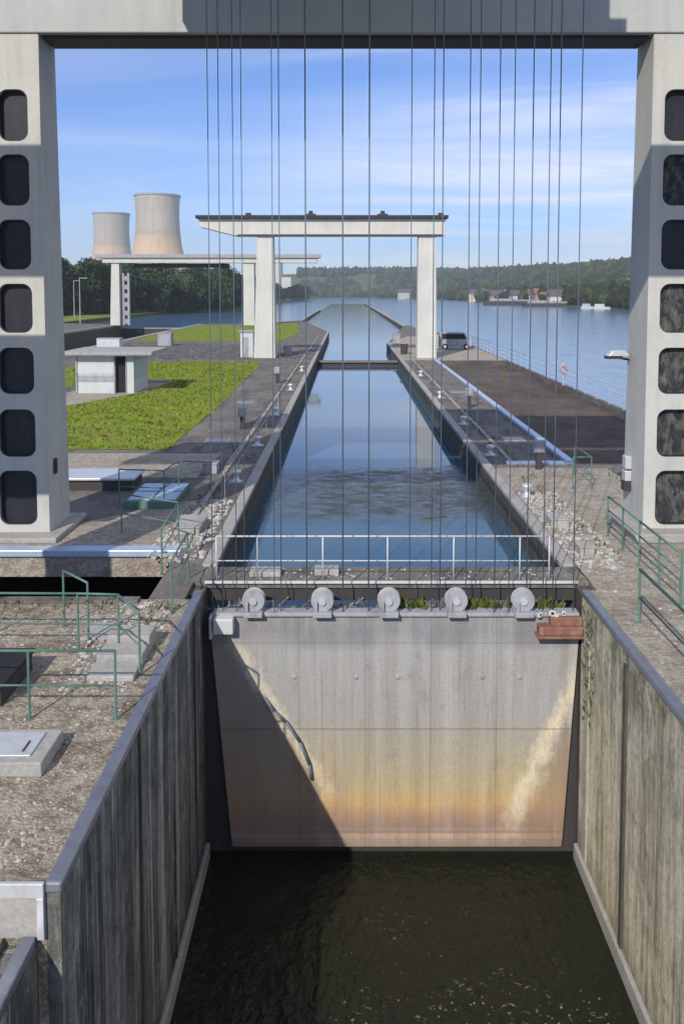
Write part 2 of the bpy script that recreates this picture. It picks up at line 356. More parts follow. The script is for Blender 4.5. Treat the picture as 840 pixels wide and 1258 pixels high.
struct('river', MB().flat([(-1600,166.05),(-11.3,166.05),(-11.3,540),(-1600,540)], WL).flat([(11.5,166.05),(2500,166.05),(2500,540),(11.5,540)], WL).flat([(-1600,540),(2500,540),(2500,2600),(-1600,2600)], WL).flat([(15.1,-60),(900,-60),(900,166.05),(15.1,166.05)], WL), 'river')
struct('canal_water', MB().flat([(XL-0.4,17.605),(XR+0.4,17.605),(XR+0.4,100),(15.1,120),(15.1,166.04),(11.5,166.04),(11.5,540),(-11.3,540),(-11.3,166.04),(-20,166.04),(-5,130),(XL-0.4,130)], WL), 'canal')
struct('chamber_water', MB().flat([(XL-0.3,-40),(XR+0.3,-40),(XR+0.3,17.6),(XL-0.3,17.6)], CH), 'chamber')
struct('trench_water', MB().flat([(-60,16.4),(-4.1,16.4),(-4.1,24.1),(-60,24.1)], -1.9), 'trench')
struct('old_lock_water', MB().flat([(-47,-60),(-29.5,-60),(-29.5,166),(-47,166)], -6.0), 'trench')

# lawns
LAWN = [(-22,33),(-11.4,32.7),(-7.33,32.6),(-7.3,48),(-7.9,74.5),(-13,75.5),(-18.8,73),(-17.0,61),(-12.6,59.0),(-12.9,52.2),(-14.5,48.2),(-16.2,44),(-22,42)]
LAWN2 = [(-29,50),(-18.2,50),(-19.5,60),(-21,70),(-29,70)]
LAWN3 = [(-29,108),(-9.0,106),(-7.6,128),(-11.5,184),(-18.5,162),(-29,162)]
LAWN4 = [(-78,232),(-64.6,232),(-62.8,176),(-66.5,170)][::-1]
for i, P_ in enumerate((LAWN, LAWN2, LAWN3, LAWN4)):
    struct('lawn', MB().flat(P_, 0.016), 'lawn')
def inside(x, y, P):
    c = False; j = len(P) - 1
    for i in range(len(P)):
        if (P[i][1] > y) != (P[j][1] > y) and x < (P[j][0]-P[i][0])*(y-P[i][1])/(P[j][1]-P[i][1]) + P[i][0]: c = not c
        j = i
    return c
g = MB()
for P_, N in ((LAWN, 15000), (LAWN2, 2500), (LAWN3, 5000)):
    xs = [p[0] for p in P_]; ys = [p[1] for p in P_]
    for k in range(N):
        x = R.uniform(min(xs)-.2, max(xs)+.2); y = R.uniform(min(ys), max(ys)) 
        if not inside(x + R.gauss(0,.12), y + R.gauss(0,.15), P_): continue
        h = R.uniform(0.05, 0.16); t = R.uniform(0, math.pi); ww = R.uniform(0.05, 0.12); dx, dy = math.cos(t)*ww, math.sin(t)*ww
        b = len(g.v); lx, ly = R.gauss(0,.04), R.gauss(0,.04)
        g.v += [(x-dx,y-dy,0.0),(x+dx,y+dy,0.0),(x+lx,y+ly,h)]; g.f.append((b,b+1,b+2))
tag(g.build('grass', 'lawn'), 'short bright green grass on the lawns beside the canal', 'grass', kind='stuff')

# ------------------------------------------------------------------ lock walls
lw = thing('lock_wall', 'dark stained concrete wall along the left side of the chamber, in shade', 'lock wall', (XL, 12, CH))
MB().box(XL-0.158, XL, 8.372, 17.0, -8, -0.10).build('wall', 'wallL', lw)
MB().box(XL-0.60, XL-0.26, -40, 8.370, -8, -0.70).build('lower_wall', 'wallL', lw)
MB().box(XL-0.16, XL+0.03, 8.34, 16.98, -0.10, 0.035).build('coping', 'steel', lw, bevel=0.03)
MB().box(XL-0.42, XL-0.26, -40, 8.33, -0.70, -0.565).build('lower_coping', 'steel', lw, bevel=0.02)
MB().box(XL, XL+0.10, -40, 17.0, -8, -5.62).build('toe', 'kerb', lw, bevel=0.03)
for y, ww in ((15.9, .09), (13.9, .07), (11.6, .10), (9.3, .06)):
    MB().box(XL-0.001, XL+0.03, y, y+ww, -5.62, -0.12).build('wall_strip', 'wallL' if y in (13.9, 9.3) else 'pondwall', lw)
c = thing('step_wall', 'bright metal edged concrete end face at the lower left corner', 'step wall', (-6.5, 8.36, -0.6))
MB().box(-30, XL-0.16, 8.345, 8.368, -0.60, -0.14).build('face', 'kerb', c)
MB().box(-30, XL-0.163, 8.315, 8.366, -0.135, 0.03).build('edging', 'zinc', c, bevel=0.01)
MB().box(XL-0.24, XL-0.165, 8.312, 8.339, -0.60, -0.137).build('corner_edging', 'zinc', c, bevel=0.005)
rw = thing('lock_wall', 'sunlit beige concrete wall along the right side of the chamber', 'lock wall', (XR, 12, CH))
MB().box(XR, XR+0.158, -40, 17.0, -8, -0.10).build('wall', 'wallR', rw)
MB().box(XR-0.03, XR+0.16, -40, 16.98, -0.10, 0.035).build('coping', 'steel', rw, bevel=0.03)
MB().box(XR-0.10, XR, -40, 17.0, -8, -5.62).build('toe', 'kerb', rw, bevel=0.03)
MB().box(XR-0.05, XR+0.001, 14.1, 14.25, -5.62, -0.3).build('wall_strip', 'pondwall', rw)
MB().box(XR-0.04, XR+0.001, 16.35, 16.62, -5.62, -0.9).build('wall_strip', 'whitepaint' if False else 'kerb', rw)
for sgn, x, n_, l_, ye in ((-1, XL, 'left', 'long dark pond wall with a pale coping, left of the canal', 135), (1, XR, 'right', 'long mossy pond wall with a pale coping, right of the canal', 105)):
    a, b = (x-0.30, x) if sgn < 0 else (x, x+0.30)
    t = thing('pond_wall', l_, 'canal wall', (x, 60, WL))
    MB().box(a, b, 17.002, ye, -8, -0.10).build('wall', 'pondwall', t)
    MB().box(a-(0.03 if sgn>0 else 0), b+(0.03 if sgn<0 else 0), 18.6, ye+.02, -0.10, 0.03).build('coping', 'kerb', t, bevel=0.02)
    # timber/steel rubbing strakes
    xi = x - sgn*0.05
    MB().box(min(x,xi), max(x,xi), 18.6, ye-.5, -0.48, -0.36).build('rubbing_strake', 'dark', t)
# trench side walls
t = thing('trench_wall', 'weathered yellowish concrete wall under the left pillar ledge', 'wall', (-15, 19.8, WL))
MB().box(-60, -4.15, 19.70, 19.801, -0.66, -0.14).build('wall', 'path', t)
MB().box(-60, -4.12, 19.62, 20.02, -0.14, 0.03).build('coping', 'blue', t, bevel=0.02)
t = thing('trench_kerb', 'low grey kerb at the far edge of the gravel yard', 'kerb', (-15, 16.5, 0))
MB().box(-60, -4.3, 16.25, 16.53, -0.2, 0.06).build('kerb_body', 'bank', t, bevel=0.02)
# second lock's wall
t = thing('old_lock_wall', 'dark wall of the larger lock at far left', 'lock wall', (-46, 100, -6))
MB().box(-46.42, -46.0, -60, 165.2, -8, -0.3).build('wall', 'pondwall', t)
MB().box(-46.45, -45.9, -60, 165.2, -0.3, 0.05).build('coping', 'kerb', t)
t = thing('old_lock_wall', 'pale coped wall of the larger lock behind the kiosk', 'lock wall', (-30, 100, -6))
MB().box(-30.4, -29.9, -60, 166.2, -8, -0.3).build('wall', 'pondwall', t)
MB().box(-30.45, -29.7, -60, 166.2, -0.3, 0.05).build('coping', 'kerb', t)
t = thing('old_lock_gate', 'dark steel gate closing the larger lock at far left', 'lock gate', (-38, 165, -6))
MB().box(-46, -30.4, 165.3, 166.04, -8, -0.9).build('gate_leaf', 'dark', t)
MB().box(-46, -30.4, 165.2, 165.5, -0.9, -0.7).build('gate_top', 'kerb', t)
# guide walls upstream
t = thing('guide_wall', 'long low guide wall running upstream between canal and river', 'guide wall', (11.5, 300, WL))
MB().box(11.1, 11.9, 160, 540, -4, -0.4).build('wall', 'pondwall', t)
MB().box(11.05, 11.95, 160, 540, -0.4, -0.2).build('coping', 'kerb', t)
t = thing('guide_wall', 'short dark guide wall upstream of the left quay', 'guide wall', (-11, 240, WL))
MB().box(-11.6, -11.0, 192, 330, -4, -0.4).build('wall', 'pondwall', t)
MB().box(-11.65, -10.95, 192, 330, -0.4, -0.2).build('coping', 'kerb', t)
# edge kerbs and inset rails along the quays
for n_, x, y0, y1, l_ in (('kerb', -4.35, 22, 118, 'pale kerb line parallel to the left canal edge'), ('kerb', 6.15, 30, 100, 'pale kerb line parallel to the right canal edge')):
    tag(MB().box(x-.07, x+.07, y0, y1, -0.05, 0.07).build(n_, 'kerb', bevel=0.02), l_, 'kerb')

# white pipe on the right bank
t = thing('white_pipe', 'long pale blue white capping running along the sunken brown yard', 'pipe', (8.3, 50, 0))
MB().box(8.10, 8.42, 29.8, 75.5, -0.02, 0.16).build('capping', 'blue', t, bevel=0.04)
MB().box(5.9, 8.08, 29.75, 30.05, -0.01, 0.10).build('cross_capping', 'blue', t, bevel=0.03)

# ------------------------------------------------------------------ lift gate
def leafmat():
    n = NT('gate_plate')
    z = n.math('ADD', n.z, n.math('MULTIPLY', n.math('SUBTRACT', n.noise((1.0, 1, 0.4), 5), 0.5), 0.5))
    ramp = n.t.nodes.new('ShaderNodeValToRGB'); cr = ramp.color_ramp
    stops = [(-5.9,(0.42,0.28,0.22)),(-5.55,(0.50,0.36,0.29)),(-5.25,(0.30,0.20,0.155)),(-5.0,(0.40,0.25,0.17)),(-4.75,(0.52,0.35,0.16)),(-4.45,(0.48,0.37,0.20)),(-4.0,(0.42,0.36,0.24)),(-3.2,(0.36,0.34,0.29)),(-2.6,(0.34,0.345,0.34)),(-1.3,(0.35,0.355,0.355)),(-0.9,(0.27,0.275,0.29)),(-0.5,(0.33,0.33,0.32))]
    while len(cr.elements) < len(stops): cr.elements.new(0.5)
    for e, (zv, c) in zip(cr.elements, stops): e.position = (zv + 6.0) / 6.0; e.color = (*c, 1)
    n.t.links.new(n.rng(z, -6, 0), ramp.inputs[0]); c = ramp.outputs[0]
    st = n.rng(n.noise((4.0, 1, 0.12), 5, 0.65), 0.42, 0.7)
    c = n.mix(n.math('MULTIPLY', st, 0.42), c, (0.19, 0.15, 0.115))
    st = n.rng(n.noise((3.0, 1, 0.09), 4, 0.6, loc=(4, 0, 0)), 0.5, 0.7)
    c = n.mix(n.math('MULTIPLY', st, 0.38), c, (0.50, 0.49, 0.46))
    # lime scale runs fanning in from both top corners, shaped by the leaking water
    wob = n.math('MULTIPLY', n.math('SUBTRACT', n.noise((2.6, 1, 1.7), 7, .7), 0.5), 1.0)
    for za, xa, zb, xb, wd, am in ((-1.9, 4.95, -5.0, 3.6, 0.22, 0.92), (-1.0, -2.55, -4.4, -0.42, 0.14, 0.7)):
        xl = n.math('ADD', n.rng(n.z, za, zb, xa, xb), wob)
        d = n.math('ABSOLUTE', n.math('SUBTRACT', n.x, xl))
        wd = wd * 1.15
        f = n.math('MULTIPLY', n.math('MULTIPLY', n.rng(n.math('ADD', d, n.math('MULTIPLY', n.noise((9,1,1.2), 6, .8), .35)), wd + .22, wd * .3 + .12), n.rng(n.z, za + 0.4, za - 0.3)), n.math('MULTIPLY', n.rng(n.z, zb - 0.5, zb + 0.2), am))
        c = n.mix(f, c, (0.66, 0.58, 0.43))
        s_ = 1 if xa > 0 else -1
        beyond = n.rng(n.math('MULTIPLY', n.math('SUBTRACT', n.x, xl), s_), wd * 0.7, wd * 1.6)
        c = n.mix(n.math('MULTIPLY', beyond, 0.6), c, (0.26, 0.18, 0.13))
    for zl, hw in ((-3.05, 0.012), (-1.15, 0.008), (-5.38, 0.02)):
        ln = n.rng(n.math('ABSOLUTE', n.math('SUBTRACT', n.z, zl)), hw * 2, hw); c = n.mix(n.math('MULTIPLY', ln, 0.4), c, (0.15, 0.12, 0.10))
    for sc_, lo, hi, am, cc in (((5.5, 1, 0.30), .54, .66, .32, (0.22,0.14,0.09)), ((9, 1, 0.22), .58, .68, .4, (0.12,0.11,0.10)), ((2.2, 1, 1.6), .54, .66, .4, (0.22,0.19,0.16)), ((7, 1, 0.5), .60, .70, .32, (0.60,0.57,0.50))):
        c = n.mix(n.rng(n.noise(sc_, 7, .75, .3, (sc_[0], 0, sc_[2]*9)), lo, hi, 0, am), c, cc)
    for k in range(4):      # welded plate joints
        xl = -1.05 + k*1.42; ln = n.rng(n.math('ABSOLUTE', n.math('SUBTRACT', n.x, xl)), .02, .008); c = n.mix(n.math('MULTIPLY', ln, .35), c, (0.14,0.12,0.10))
    tide = n.math('ADD', n.z, n.math('MULTIPLY', n.noise((6, 1, 1), 5, .7), .12)); c = n.mix(n.rng(tide, -5.42, -5.50, 0, .45), c, (0.13,0.10,0.07))
    up = n.math('MULTIPLY', n.rng(n.z, -1.35, -1.15), n.rng(n.noise((.9,1,.3), 5, .7), .42, .56, 0, .45)); c = n.mix(up, c, (0.15,0.155,0.17))
    fn = n.noise((16,) * 3, 5, 0.7); c = n.mix(n.rng(fn, 0.3, 0.6, 0.25, 0), c, (0.12, 0.10, 0.08))
    n.bump(n.math('ADD', fn, n.noise((1.5, 1, 1.5), 3)), 0.25, 0.03); return n.col(c, 0.7, 0, 0.3)
M['leaf'] = leafmat()
gt = thing('lift_gate', 'large rust streaked steel lift gate closing the end of the chamber', 'lock gate', (1.0, 17.2, CH))
MB().prism_y([(-2.53,-5.72),(4.68,-5.72),(5.0,-0.55),(-2.98,-0.55)], 17.0, 17.18).build('skin_plate', 'leaf', gt, bevel=0.02)
MB().box(XL+.004, XR-.004, 17.185, 17.6, -8, -0.62).build('back_frame', 'dark', gt)
MB().box(-2.5, 4.65, 16.965, 17.0, -5.70, -5.56).build('bottom_flange', 'leaf', gt, bevel=0.01)
MB().box(-2.72, 4.8, 16.985, 17.0, -3.07, -3.03).build('seam', 'leaf', gt)
MB().box(-2.9, 4.95, 16.93, 17.25, -0.55, -0.47).build('top_flange', 'grey', gt, bevel=0.015)
for x in (-1.15, 0.18, 1.08, 2.9, 3.7):
    MB().lathe([(0.055, 0), (0.055, -0.015), (0.03, -0.03)], (x, 17.0, -1.9), 12, 'y').build('drain_plug', 'grey', gt, smooth=False)
hose = [(-1.9,16.96,-2.35),(-1.7,16.9,-2.62),(-1.45,16.9,-2.85),(-1.15,16.9,-3.3),(-0.95,16.9,-3.8),(-0.9,16.92,-4.15)]
MB().path([(a+.12,b,c) for a,b,c in hose], 0.03, 8).build('drain_hose', 'cable', gt, smooth=True)
MB().box(-2.85, -2.42, 16.72, 17.12, -0.86, -0.52).box(-2.95,-2.88,16.8,17.1,-1.0,-.5).build('end_carriage', 'whitepaint', gt, bevel=0.03)
t = MB().box(4.05, 4.98, 16.74, 17.1, -0.88, -0.70).box(4.3, 4.98, 16.80, 17.12, -0.70, -0.52).box(4.0,4.98,16.66,17.0,-0.93,-0.88)
o = t.build('end_carriage', 'rust', gt, bevel=0.02); o['label'] = 'rusty brown end carriage'
for k in range(9):
    x = 4.0 + R.random()*0.7; z = -0.52 + R.random()*0.08; s_ = R.uniform(.03,.08)
    MB().box(x, x+s_*1.4, 16.85, 16.85+s_, z-.03, z+s_).build('loose_chip', 'whitepaint', gt, bevel=0.01)
for x in (-2.01, -0.54, 0.88, 2.32, 3.75):
    s = MB().lathe([(0.05,-0.10),(0.23,-0.10),(0.245,-0.08),(0.21,-0.05),(0.21,0.05),(0.245,0.08),(0.23,0.10),(0.05,0.10)], (x,17.0,-0.20), 28, 'y').build('sheave', 'grey', gt, smooth=False)
    MB().lathe([(0.075,-0.05),(0.075,0.0)], (x,16.9,-0.20), 14, 'y').build('hub', 'zinc', s)
    MB().box(x-0.20, x+0.20, 16.78, 17.22, -0.52, -0.41).box(x-0.16,x-0.10,16.82,17.2,-.41,-.2).build('sheave_bracket', 'grey', s, bevel=0.015)
struct('gate_sill', MB().box(XL+.01, XR-.01, 17.61, 18.25, -8, WL-0.15), 'pondwall')

# footbridge behind the gate
fb = thing('footbridge', 'narrow dusty footbridge with white railing crossing above the gate', 'footbridge', (1, 18, 0))
MB().box(XL-0.45, XR+0.35, 17.56, 18.50, -0.15, 0.0).build('deck', 'bank', fb)
MB().box(XL-0.05, XR+0.05, 17.49, 17.555, -0.035, 0.02).build('edge_angle', 'whitepaint', fb, bevel=0.01)
MB().box(XL, XR, 17.62, 17.70, -0.45, -0.152).build('girder', 'dark', fb)
MB().box(XL, XR, 18.35, 18.43, -0.45, -0.152).build('girder', 'dark', fb)
for z, r in ((1.0, 0.020), (0.45, 0.014)):
    MB().tube((-2.9,17.6,z), (4.45,17.6,z), r, 10).build('rail', 'whitepaint', fb, smooth=True)
for x in (-2.9, -2.0, -0.55, 0.88, 2.34, 3.8, 4.45):
    MB().tube((x,17.6,0.0), (x,17.6,1.0), 0.017, 8).build('post', 'whitepaint', fb, smooth=True)
MB().box(-2.2,-1.5,17.8,18.2,0.0,0.12).build('deck_box', 'kerb', fb, bevel=0.02)
MB().box(-0.75,-0.2,17.9,18.25,0.0,0.14).build('deck_box', 'kerb', fb, bevel=0.02)

# weeds and debris on the gate top
def weeds(name, n, xr, yr, zr, h, mat, label):
    g = MB()
    for k in range(n):
        x = R.uniform(*xr); y = R.uniform(*yr); z = R.uniform(*zr)
        if mn.noise(Vector((x*1.3, y, 3))) < -0.05: continue
        a = R.uniform(0, 6.28); hh = h*R.uniform(.4,1); ww = hh*0.22; dx, dy = math.cos(a)*ww, math.sin(a)*ww; b = len(g.v)
        lx, ly = R.gauss(0,hh*.4), R.gauss(0,hh*.4)
        g.v += [(x,y,z),(x+dx+lx*.5,y+dy+ly*.5,z+hh*.55),(x+lx,y+ly,z+hh),(x-dx+lx*.5,y-dy+ly*.5,z+hh*.55)]; g.f.append((b,b+1,b+2,b+3))
    return tag(g.build(name, mat), label, 'weeds', kind='stuff')
M['weed'] = grassmat('weed_leaf', (0.05, 0.085, 0.012), (0.11, 0.14, 0.025), (0.16, 0.14, 0.05))
weeds('weeds', 900, (0.9, 4.8), (17.2, 17.5), (-0.66, -0.55), 0.30, 'weed', 'green weeds growing behind the sheaves on the gate top')
weeds('weeds', 260, (XR-0.12, XR+0.0), (16.0, 17.0), (-2.6, -0.2), 0.13, 'weed', 'green weeds hanging on the right chamber wall by the gate')
M['debris'] = stone('driftwood_debris', (0.10,0.08,0.06), (0.30,0.27,0.23), None, 0, 5, 20, 0.5, 0.95, 0.5, fleck=0.4)
weeds('weeds', 800, (-4.6,-4.1), (20,75), (0,0.01), 0.15, 'weed', 'scruffy weeds along the left quay kerb line')
weeds('weeds', 700, (5.9,6.5), (19,75), (0,0.01), 0.15, 'weed', 'scruffy weeds along the right quay kerb line')
weeds('weeds', 420, (-9,-3.4), (15.2,16.4), (0,0.01), 0.12, 'weed', 'weeds at the back of the gravel yard')
weeds('weeds', 300, (9.0,9.7), (16,29), (0,0.01), 0.15, 'weed', 'weeds behind the railing at the right pillar')
g = MB()
for k in range(170):
    x = R.uniform(XL+.1, XR-.1); y = R.uniform(17.2, 17.5); z = R.uniform(-.61,-.50); a = R.uniform(0,3.14); l = R.uniform(.06,.3)
    g.tube((x,y,z),(x+math.cos(a)*l,y+math.sin(a)*l*.3,z+R.uniform(0,.2)), R.uniform(.008,.03), 5)
tag(g.build('debris', 'debris'), 'driftwood and litter heaped behind the sheaves', 'debris', kind='stuff')

# ------------------------------------------------------------------ near gantry
def pillar(parent, x_in, sgn, yf, mat='pillar', wins=True):
    """hollow leg with a pierced front; sgn -1 = left leg. front face at y = yf, deeper at its foot"""
    zt = 12.86
    xo_t, xo_b = x_in + sgn*1.32, x_in + sgn*1.62
    W_ = [(11.49,10.2),(9.87,8.58),(8.23,6.96),(6.60,5.34),(4.96,3.76),(3.36,2.12),(1.76,0.33)]
    brk = [zt, 10.03, 8.40, 6.78, 5.15, 3.56, 1.94, 0.0]
    m = MB(); hw = []
    def xo(z): return xo_b + (xo_t - xo_b)*z/zt
    lin = MB()
    N = 8
    for i, (a, b) in enumerate(W_):
        z1, z0 = brk[i], brk[i+1]; zc = (a+b)/2; hh = (a-b)/2
        xa = x_in + sgn*0.31; xb = xo(zc) - sgn*0.31; xc = (xa+xb)/2; hx = abs(xb-xa)/2; rr = 0.25
        loop = []
        for cx_, cz_, a0 in ((hx-rr, hh-rr, 0), (-(hx-rr), hh-rr, 90), (-(hx-rr), -(hh-rr), 180), (hx-rr, -(hh-rr), 270)):
            for k in range(N+1):
                t = rad(a0 + 90*k/N); loop.append((xc+cx_+rr*math.cos(t), zc+cz_+rr*math.sin(t)))
        # matching outer rectangle points
        X0, X1 = min(x_in, 99), 0
        def outer(k):
            q = k // (N+1); u = (k % (N+1))/N
            right = x_in if sgn < 0 else None
            def xr(z): return x_in if sgn < 0 else xo(z)
            def xl(z): return xo(z) if sgn < 0 else x_in
            if q == 0: return (xr(z1), zc+hh + 0) if False else ((xr(zc+hh*(1)), loop[k][1]) if u < .5 else (loop[k][0], z1)) if abs(u-.5) > .01 else (xr(z1), z1)
            if q == 1: return ((loop[k][0], z1) if u < .5 else (xl(zc+hh), loop[k][1])) if abs(u-.5) > .01 else (xl(z1), z1)
            if q == 2: return ((xl(zc-hh), loop[k][1]) if u < .5 else (loop[k][0], z0)) if abs(u-.5) > .01 else (xl(z0), z0)
            return ((loop[k][0], z0) if u < .5 else (xr(zc-hh), loop[k][1])) if abs(u-.5) > .01 else (xr(z0), z0)
        n = len(loop); b0 = len(m.v)
        m.v += [(p[0], yf, p[1]) for p in loop] + [(*[outer(k)[0]], yf, outer(k)[1]) for k in range(n)] + [(p[0], yf+0.16, p[1]) for p in loop]
        for k in range(n):
            j = (k+1) % n
            m.f.append((b0+k, b0+j, b0+n+j, b0+n+k)); m.f.append((b0+k, b0+2*n+k, b0+2*n+j, b0+j))
        hw.append((loop, zc))
    # sides, back, inner lining
    yb_t, yb_b = yf + 1.15, yf + 1.55
    def ring(z): 
        f = z/zt; yb = yb_b + (yb_t-yb_b)*f; return [(x_in, yf, z), (xo(z), yf, z), (xo(z), yb, z), (x_in, yb, z)]
    b0 = len(m.v)
    for z in (0.0, zt): m.v += ring(z)
    m.f += [(b0+1,b0+2,b0+6,b0+5),(b0+2,b0+3,b0+7,b0+6),(b0+3,b0+0,b0+4,b0+7),(b0+0,b0+1,b0+2,b0+3),(b0+4,b0+5,b0+6,b0+7)]
    p = m.build('pillar', mat, parent)
    for loop, zc in hw:
        n = len(loop); s = MB(); b0 = 0
        xc = sum(q[0] for q in loop)/n
        ins = [(xc+(q[0]-xc)*0.93, zc+(q[1]-zc)*0.96) for q in loop]
        s.v = [(q[0], yf+0.03, q[1]) for q in loop] + [(q[0], yf+0.03, q[1]) for q in ins] + [(q[0], yf+0.16, q[1]) for q in ins]
        for k in range(n):
            j = (k+1) % n; s.f += [(k, j, n+j, n+k), (n+k, n+j, 2*n+j, 2*n+k)]
        s.build('opening_seal', 'frame', p)
        hw_ = abs(loop[0][0]-xc)+0.04; pd = 0.17 if sgn < 0 else 0.42
        MB().box(xc-hw_, xc+hw_, yf+0.17, yf+0.19, zc-0.70, zc+0.70).build('opening_sheet', 'mottled' if sgn > 0 and zc < 9.5 and not 7 < zc < 8 else 'cavity', p)  # added sheet, coloured with the shade and lit flecks of the opening's inside
    return p

ng = thing('lock_gantry', 'tall pale concrete lifting gantry framing the view, with rows of rounded openings', 'gantry', (0, 20.8, 0))
YF = 20.8
pL = pillar(ng, -7.76, -1, YF)
pR = pillar(ng, 7.68, 1, YF)
MB().box(-12.0, 12.0, YF-0.05, YF+1.2, 12.87, 15.4).build('beam', 'beam', ng, bevel=0.03)
MB().box(-7.7, 7.6, YF+0.15, YF+1.0, 12.78, 12.868).build('soffit_shade', 'dark', ng)  # dark strip standing in for the shade under the beam
MB().box(-10.2, -7.4, YF-0.55, YF+1.9, 0.001, 0.14).build('plinth', 'kerb', ng, bevel=0.03)
MB().box(7.3, 10.2, YF-0.55, YF+1.9, 0.006, 0.24).build('plinth', 'kerb', ng, bevel=0.03)
# front frame and machine house, above and beside the field of view
MB().box(-9.7, -8.35, 13.4, 14.2, -0.6, 12.3).build('front_pillar', 'pillar', ng, bevel=0.03)
MB().box(8.2, 9.6, 13.4, 14.2, 0.0, 12.3).build('front_pillar', 'pillar', ng, bevel=0.03)
MB().box(-15.0, 12.0, 13.4, 14.1, 12.302, 15.15).build('front_beam', 'beam', ng, bevel=0.03)
MB().box(-5.4, 3.9, 14.11, 17.6, 15.5, 19.5).box(-5.6, 4.1, 14.0, 17.8, 19.5, 19.75).build('machine_house', 'beam', ng, bevel=0.03)
MB().box(-12.4, -10.35, 13.0, 14.2, 6.95, 10.25).build('shade_block', 'pillar', ng, bevel=0.03)  # unseen block, added to cast the lower shade band on the left pillar
for x in range(-5, 5, 2):
    MB().box(x+.2, x+1.3, 14.07, 14.109, 16.8, 18.2).build('house_window', 'cavity', ng)
# fixtures on pillars
MB().box(-7.76, -7.68, 21.15, 21.28, 1.6, 2.0).build('junction_box', 'dark', ng, bevel=0.01)
MB().tube((7.66,22.05,4.55),(7.35,22.0,4.60),0.03,8).box(7.0, 7.42, 21.85, 22.1, 4.58, 4.66).build('lamp_arm', 'dark', ng)
MB().prism_y([(7.02,4.66),(7.6,4.66),(7.5,4.80),(7.15,4.80)], 21.8, 22.15).build('floodlight_head', 'zinc', ng, bevel=0.01)
MB().box(7.48, 7.68, 21.7, 21.95, 1.0, 1.25).build('signal_box', 'dark', ng, bevel=0.01)
MB().box(7.50, 7.675, 21.68, 21.95, 1.27, 1.55).box(7.50,7.675,21.68,21.95,1.6,1.95).build('signal_housing', 'zinc', ng, bevel=0.02)
# lifting cables, in the gate's own plane
cab = [(260,1),(273,1),(290,1),(300,.9),(337,.8),(345,1.2),(376,1.9),(421,2.0),(453,2.1),(503,.9),(530,1),(541,1.3),(572,1.1),(585,1.1),(607,1.2),(625,1),(648,1.4),(668,1.2),(680,1.4),(705,1.1)]
for px, k in cab:
    x = (px - 427) * 17.0 / 996 * 1.02
    yy = 17.05 + R.uniform(-.08, .08)
    zb = -0.5 if x > -2.9 and x < 4.9 else -0.5
    MB().tube((x*0.99 if k > 1.5 else x, yy, zb), (x, yy, 15.5), 0.0055 + 0.0052*k, 6).build('cable', 'cable', ng, smooth=True)

# ------------------------------------------------------------------ far gantries
fg = thing('lock_gantry', 'white lifting gantry with dark roof spanning the canal in the middle distance', 'gantry', (0, 79.5, 0))
for xa, xb, xc, xd in ((-9.15,-7.05,-8.75,-7.2), (6.75,8.65,6.85,8.55)):
    MB().hexa([(xa,78.8,0),(xb,78.8,0),(xb,80.8,0),(xa,80.8,0),(xc,79.0,11.9),(xd,79.0,11.9),(xd,80.4,11.9),(xc,80.4,11.9)]).build('pillar', 'farconc', fg, bevel=0.05)
MB().prism_y([(-14.3,12.75),(-10.9,11.9),(9.4,11.9),(9.4,13.55),(-14.3,13.55)], 78.75, 80.7).build('beam', 'farconc', fg, bevel=0.04)
MB().box(-14.6, 9.65, 78.3, 81.2, 13.55, 13.82).build('roof', 'roof', fg)
MB().box(-10.6,9.2,78.72,78.749,11.9,12.02).build('drip_edge', 'dark', fg)
for x in (-3.6, 3.4):
    MB().box(x-.5, x+.5, 79.3, 80.1, 13.82, 14.05).lathe([(0.22,0),(0.22,.25),(.1,.32)], (x, 79.7, 14.05), 12).build('winch', 'dark', fg)
for x in (-9.6, 9.0): MB().box(x-.25, x+.25, 78.9, 79.3, 13.82, 14.1).build('roof_vent', 'dark', fg)
g2 = thing('lock_gantry', 'lower looking white gantry over the second lock in front of the cooling towers', 'gantry', (-26, 162, 0))
MB().hexa([(-46.8,160,0),(-44.9,160,0),(-44.9,162.5,0),(-46.8,162.5,0),(-46.4,160,12.3),(-44.9,160,12.3),(-44.9,162,12.3),(-46.4,162,12.3)]).build('pillar', 'farconc', g2)
MB().box(-20.5,-18.4,160,162.5,-0.05,12.3).build('pillar', 'farconc', g2)
m = MB()
for k in range(6): m.box(-44.2, -43.6, 161, 161.6, 0.3+k*1.7, 1.2+k*1.7)
m.box(-44.6,-44.2,160.9,161.7,0,10.3).box(-43.6,-43.2,160.9,161.7,0,10.3).build('stair_tower', 'grey', g2)
MB().box(-48.0,-6.0,159.7,162.6,12.3,13.25).build('beam', 'farconc', g2)
MB().box(-49.5,-5.4,159.3,163,13.25,13.95).build('roof', 'grey', g2)
MB().box(-43,-24,164,166,11.5,12.3).build('gate_trolley', 'dark', g2)

# boom / upper gate top
t = thing('upper_gate', 'dark brown beam across the canal below the middle gantry', 'lock gate', (1, 82, WL))
MB().box(XL+.01, XR-.01, 81.4, 82.0, WL-0.5, -0.62).build('gate_top', 'dark', t)
MB().box(XL+.01, XR-.01, 81.2, 82.1, -0.62, -0.45).build('walkway', 'debris', t)

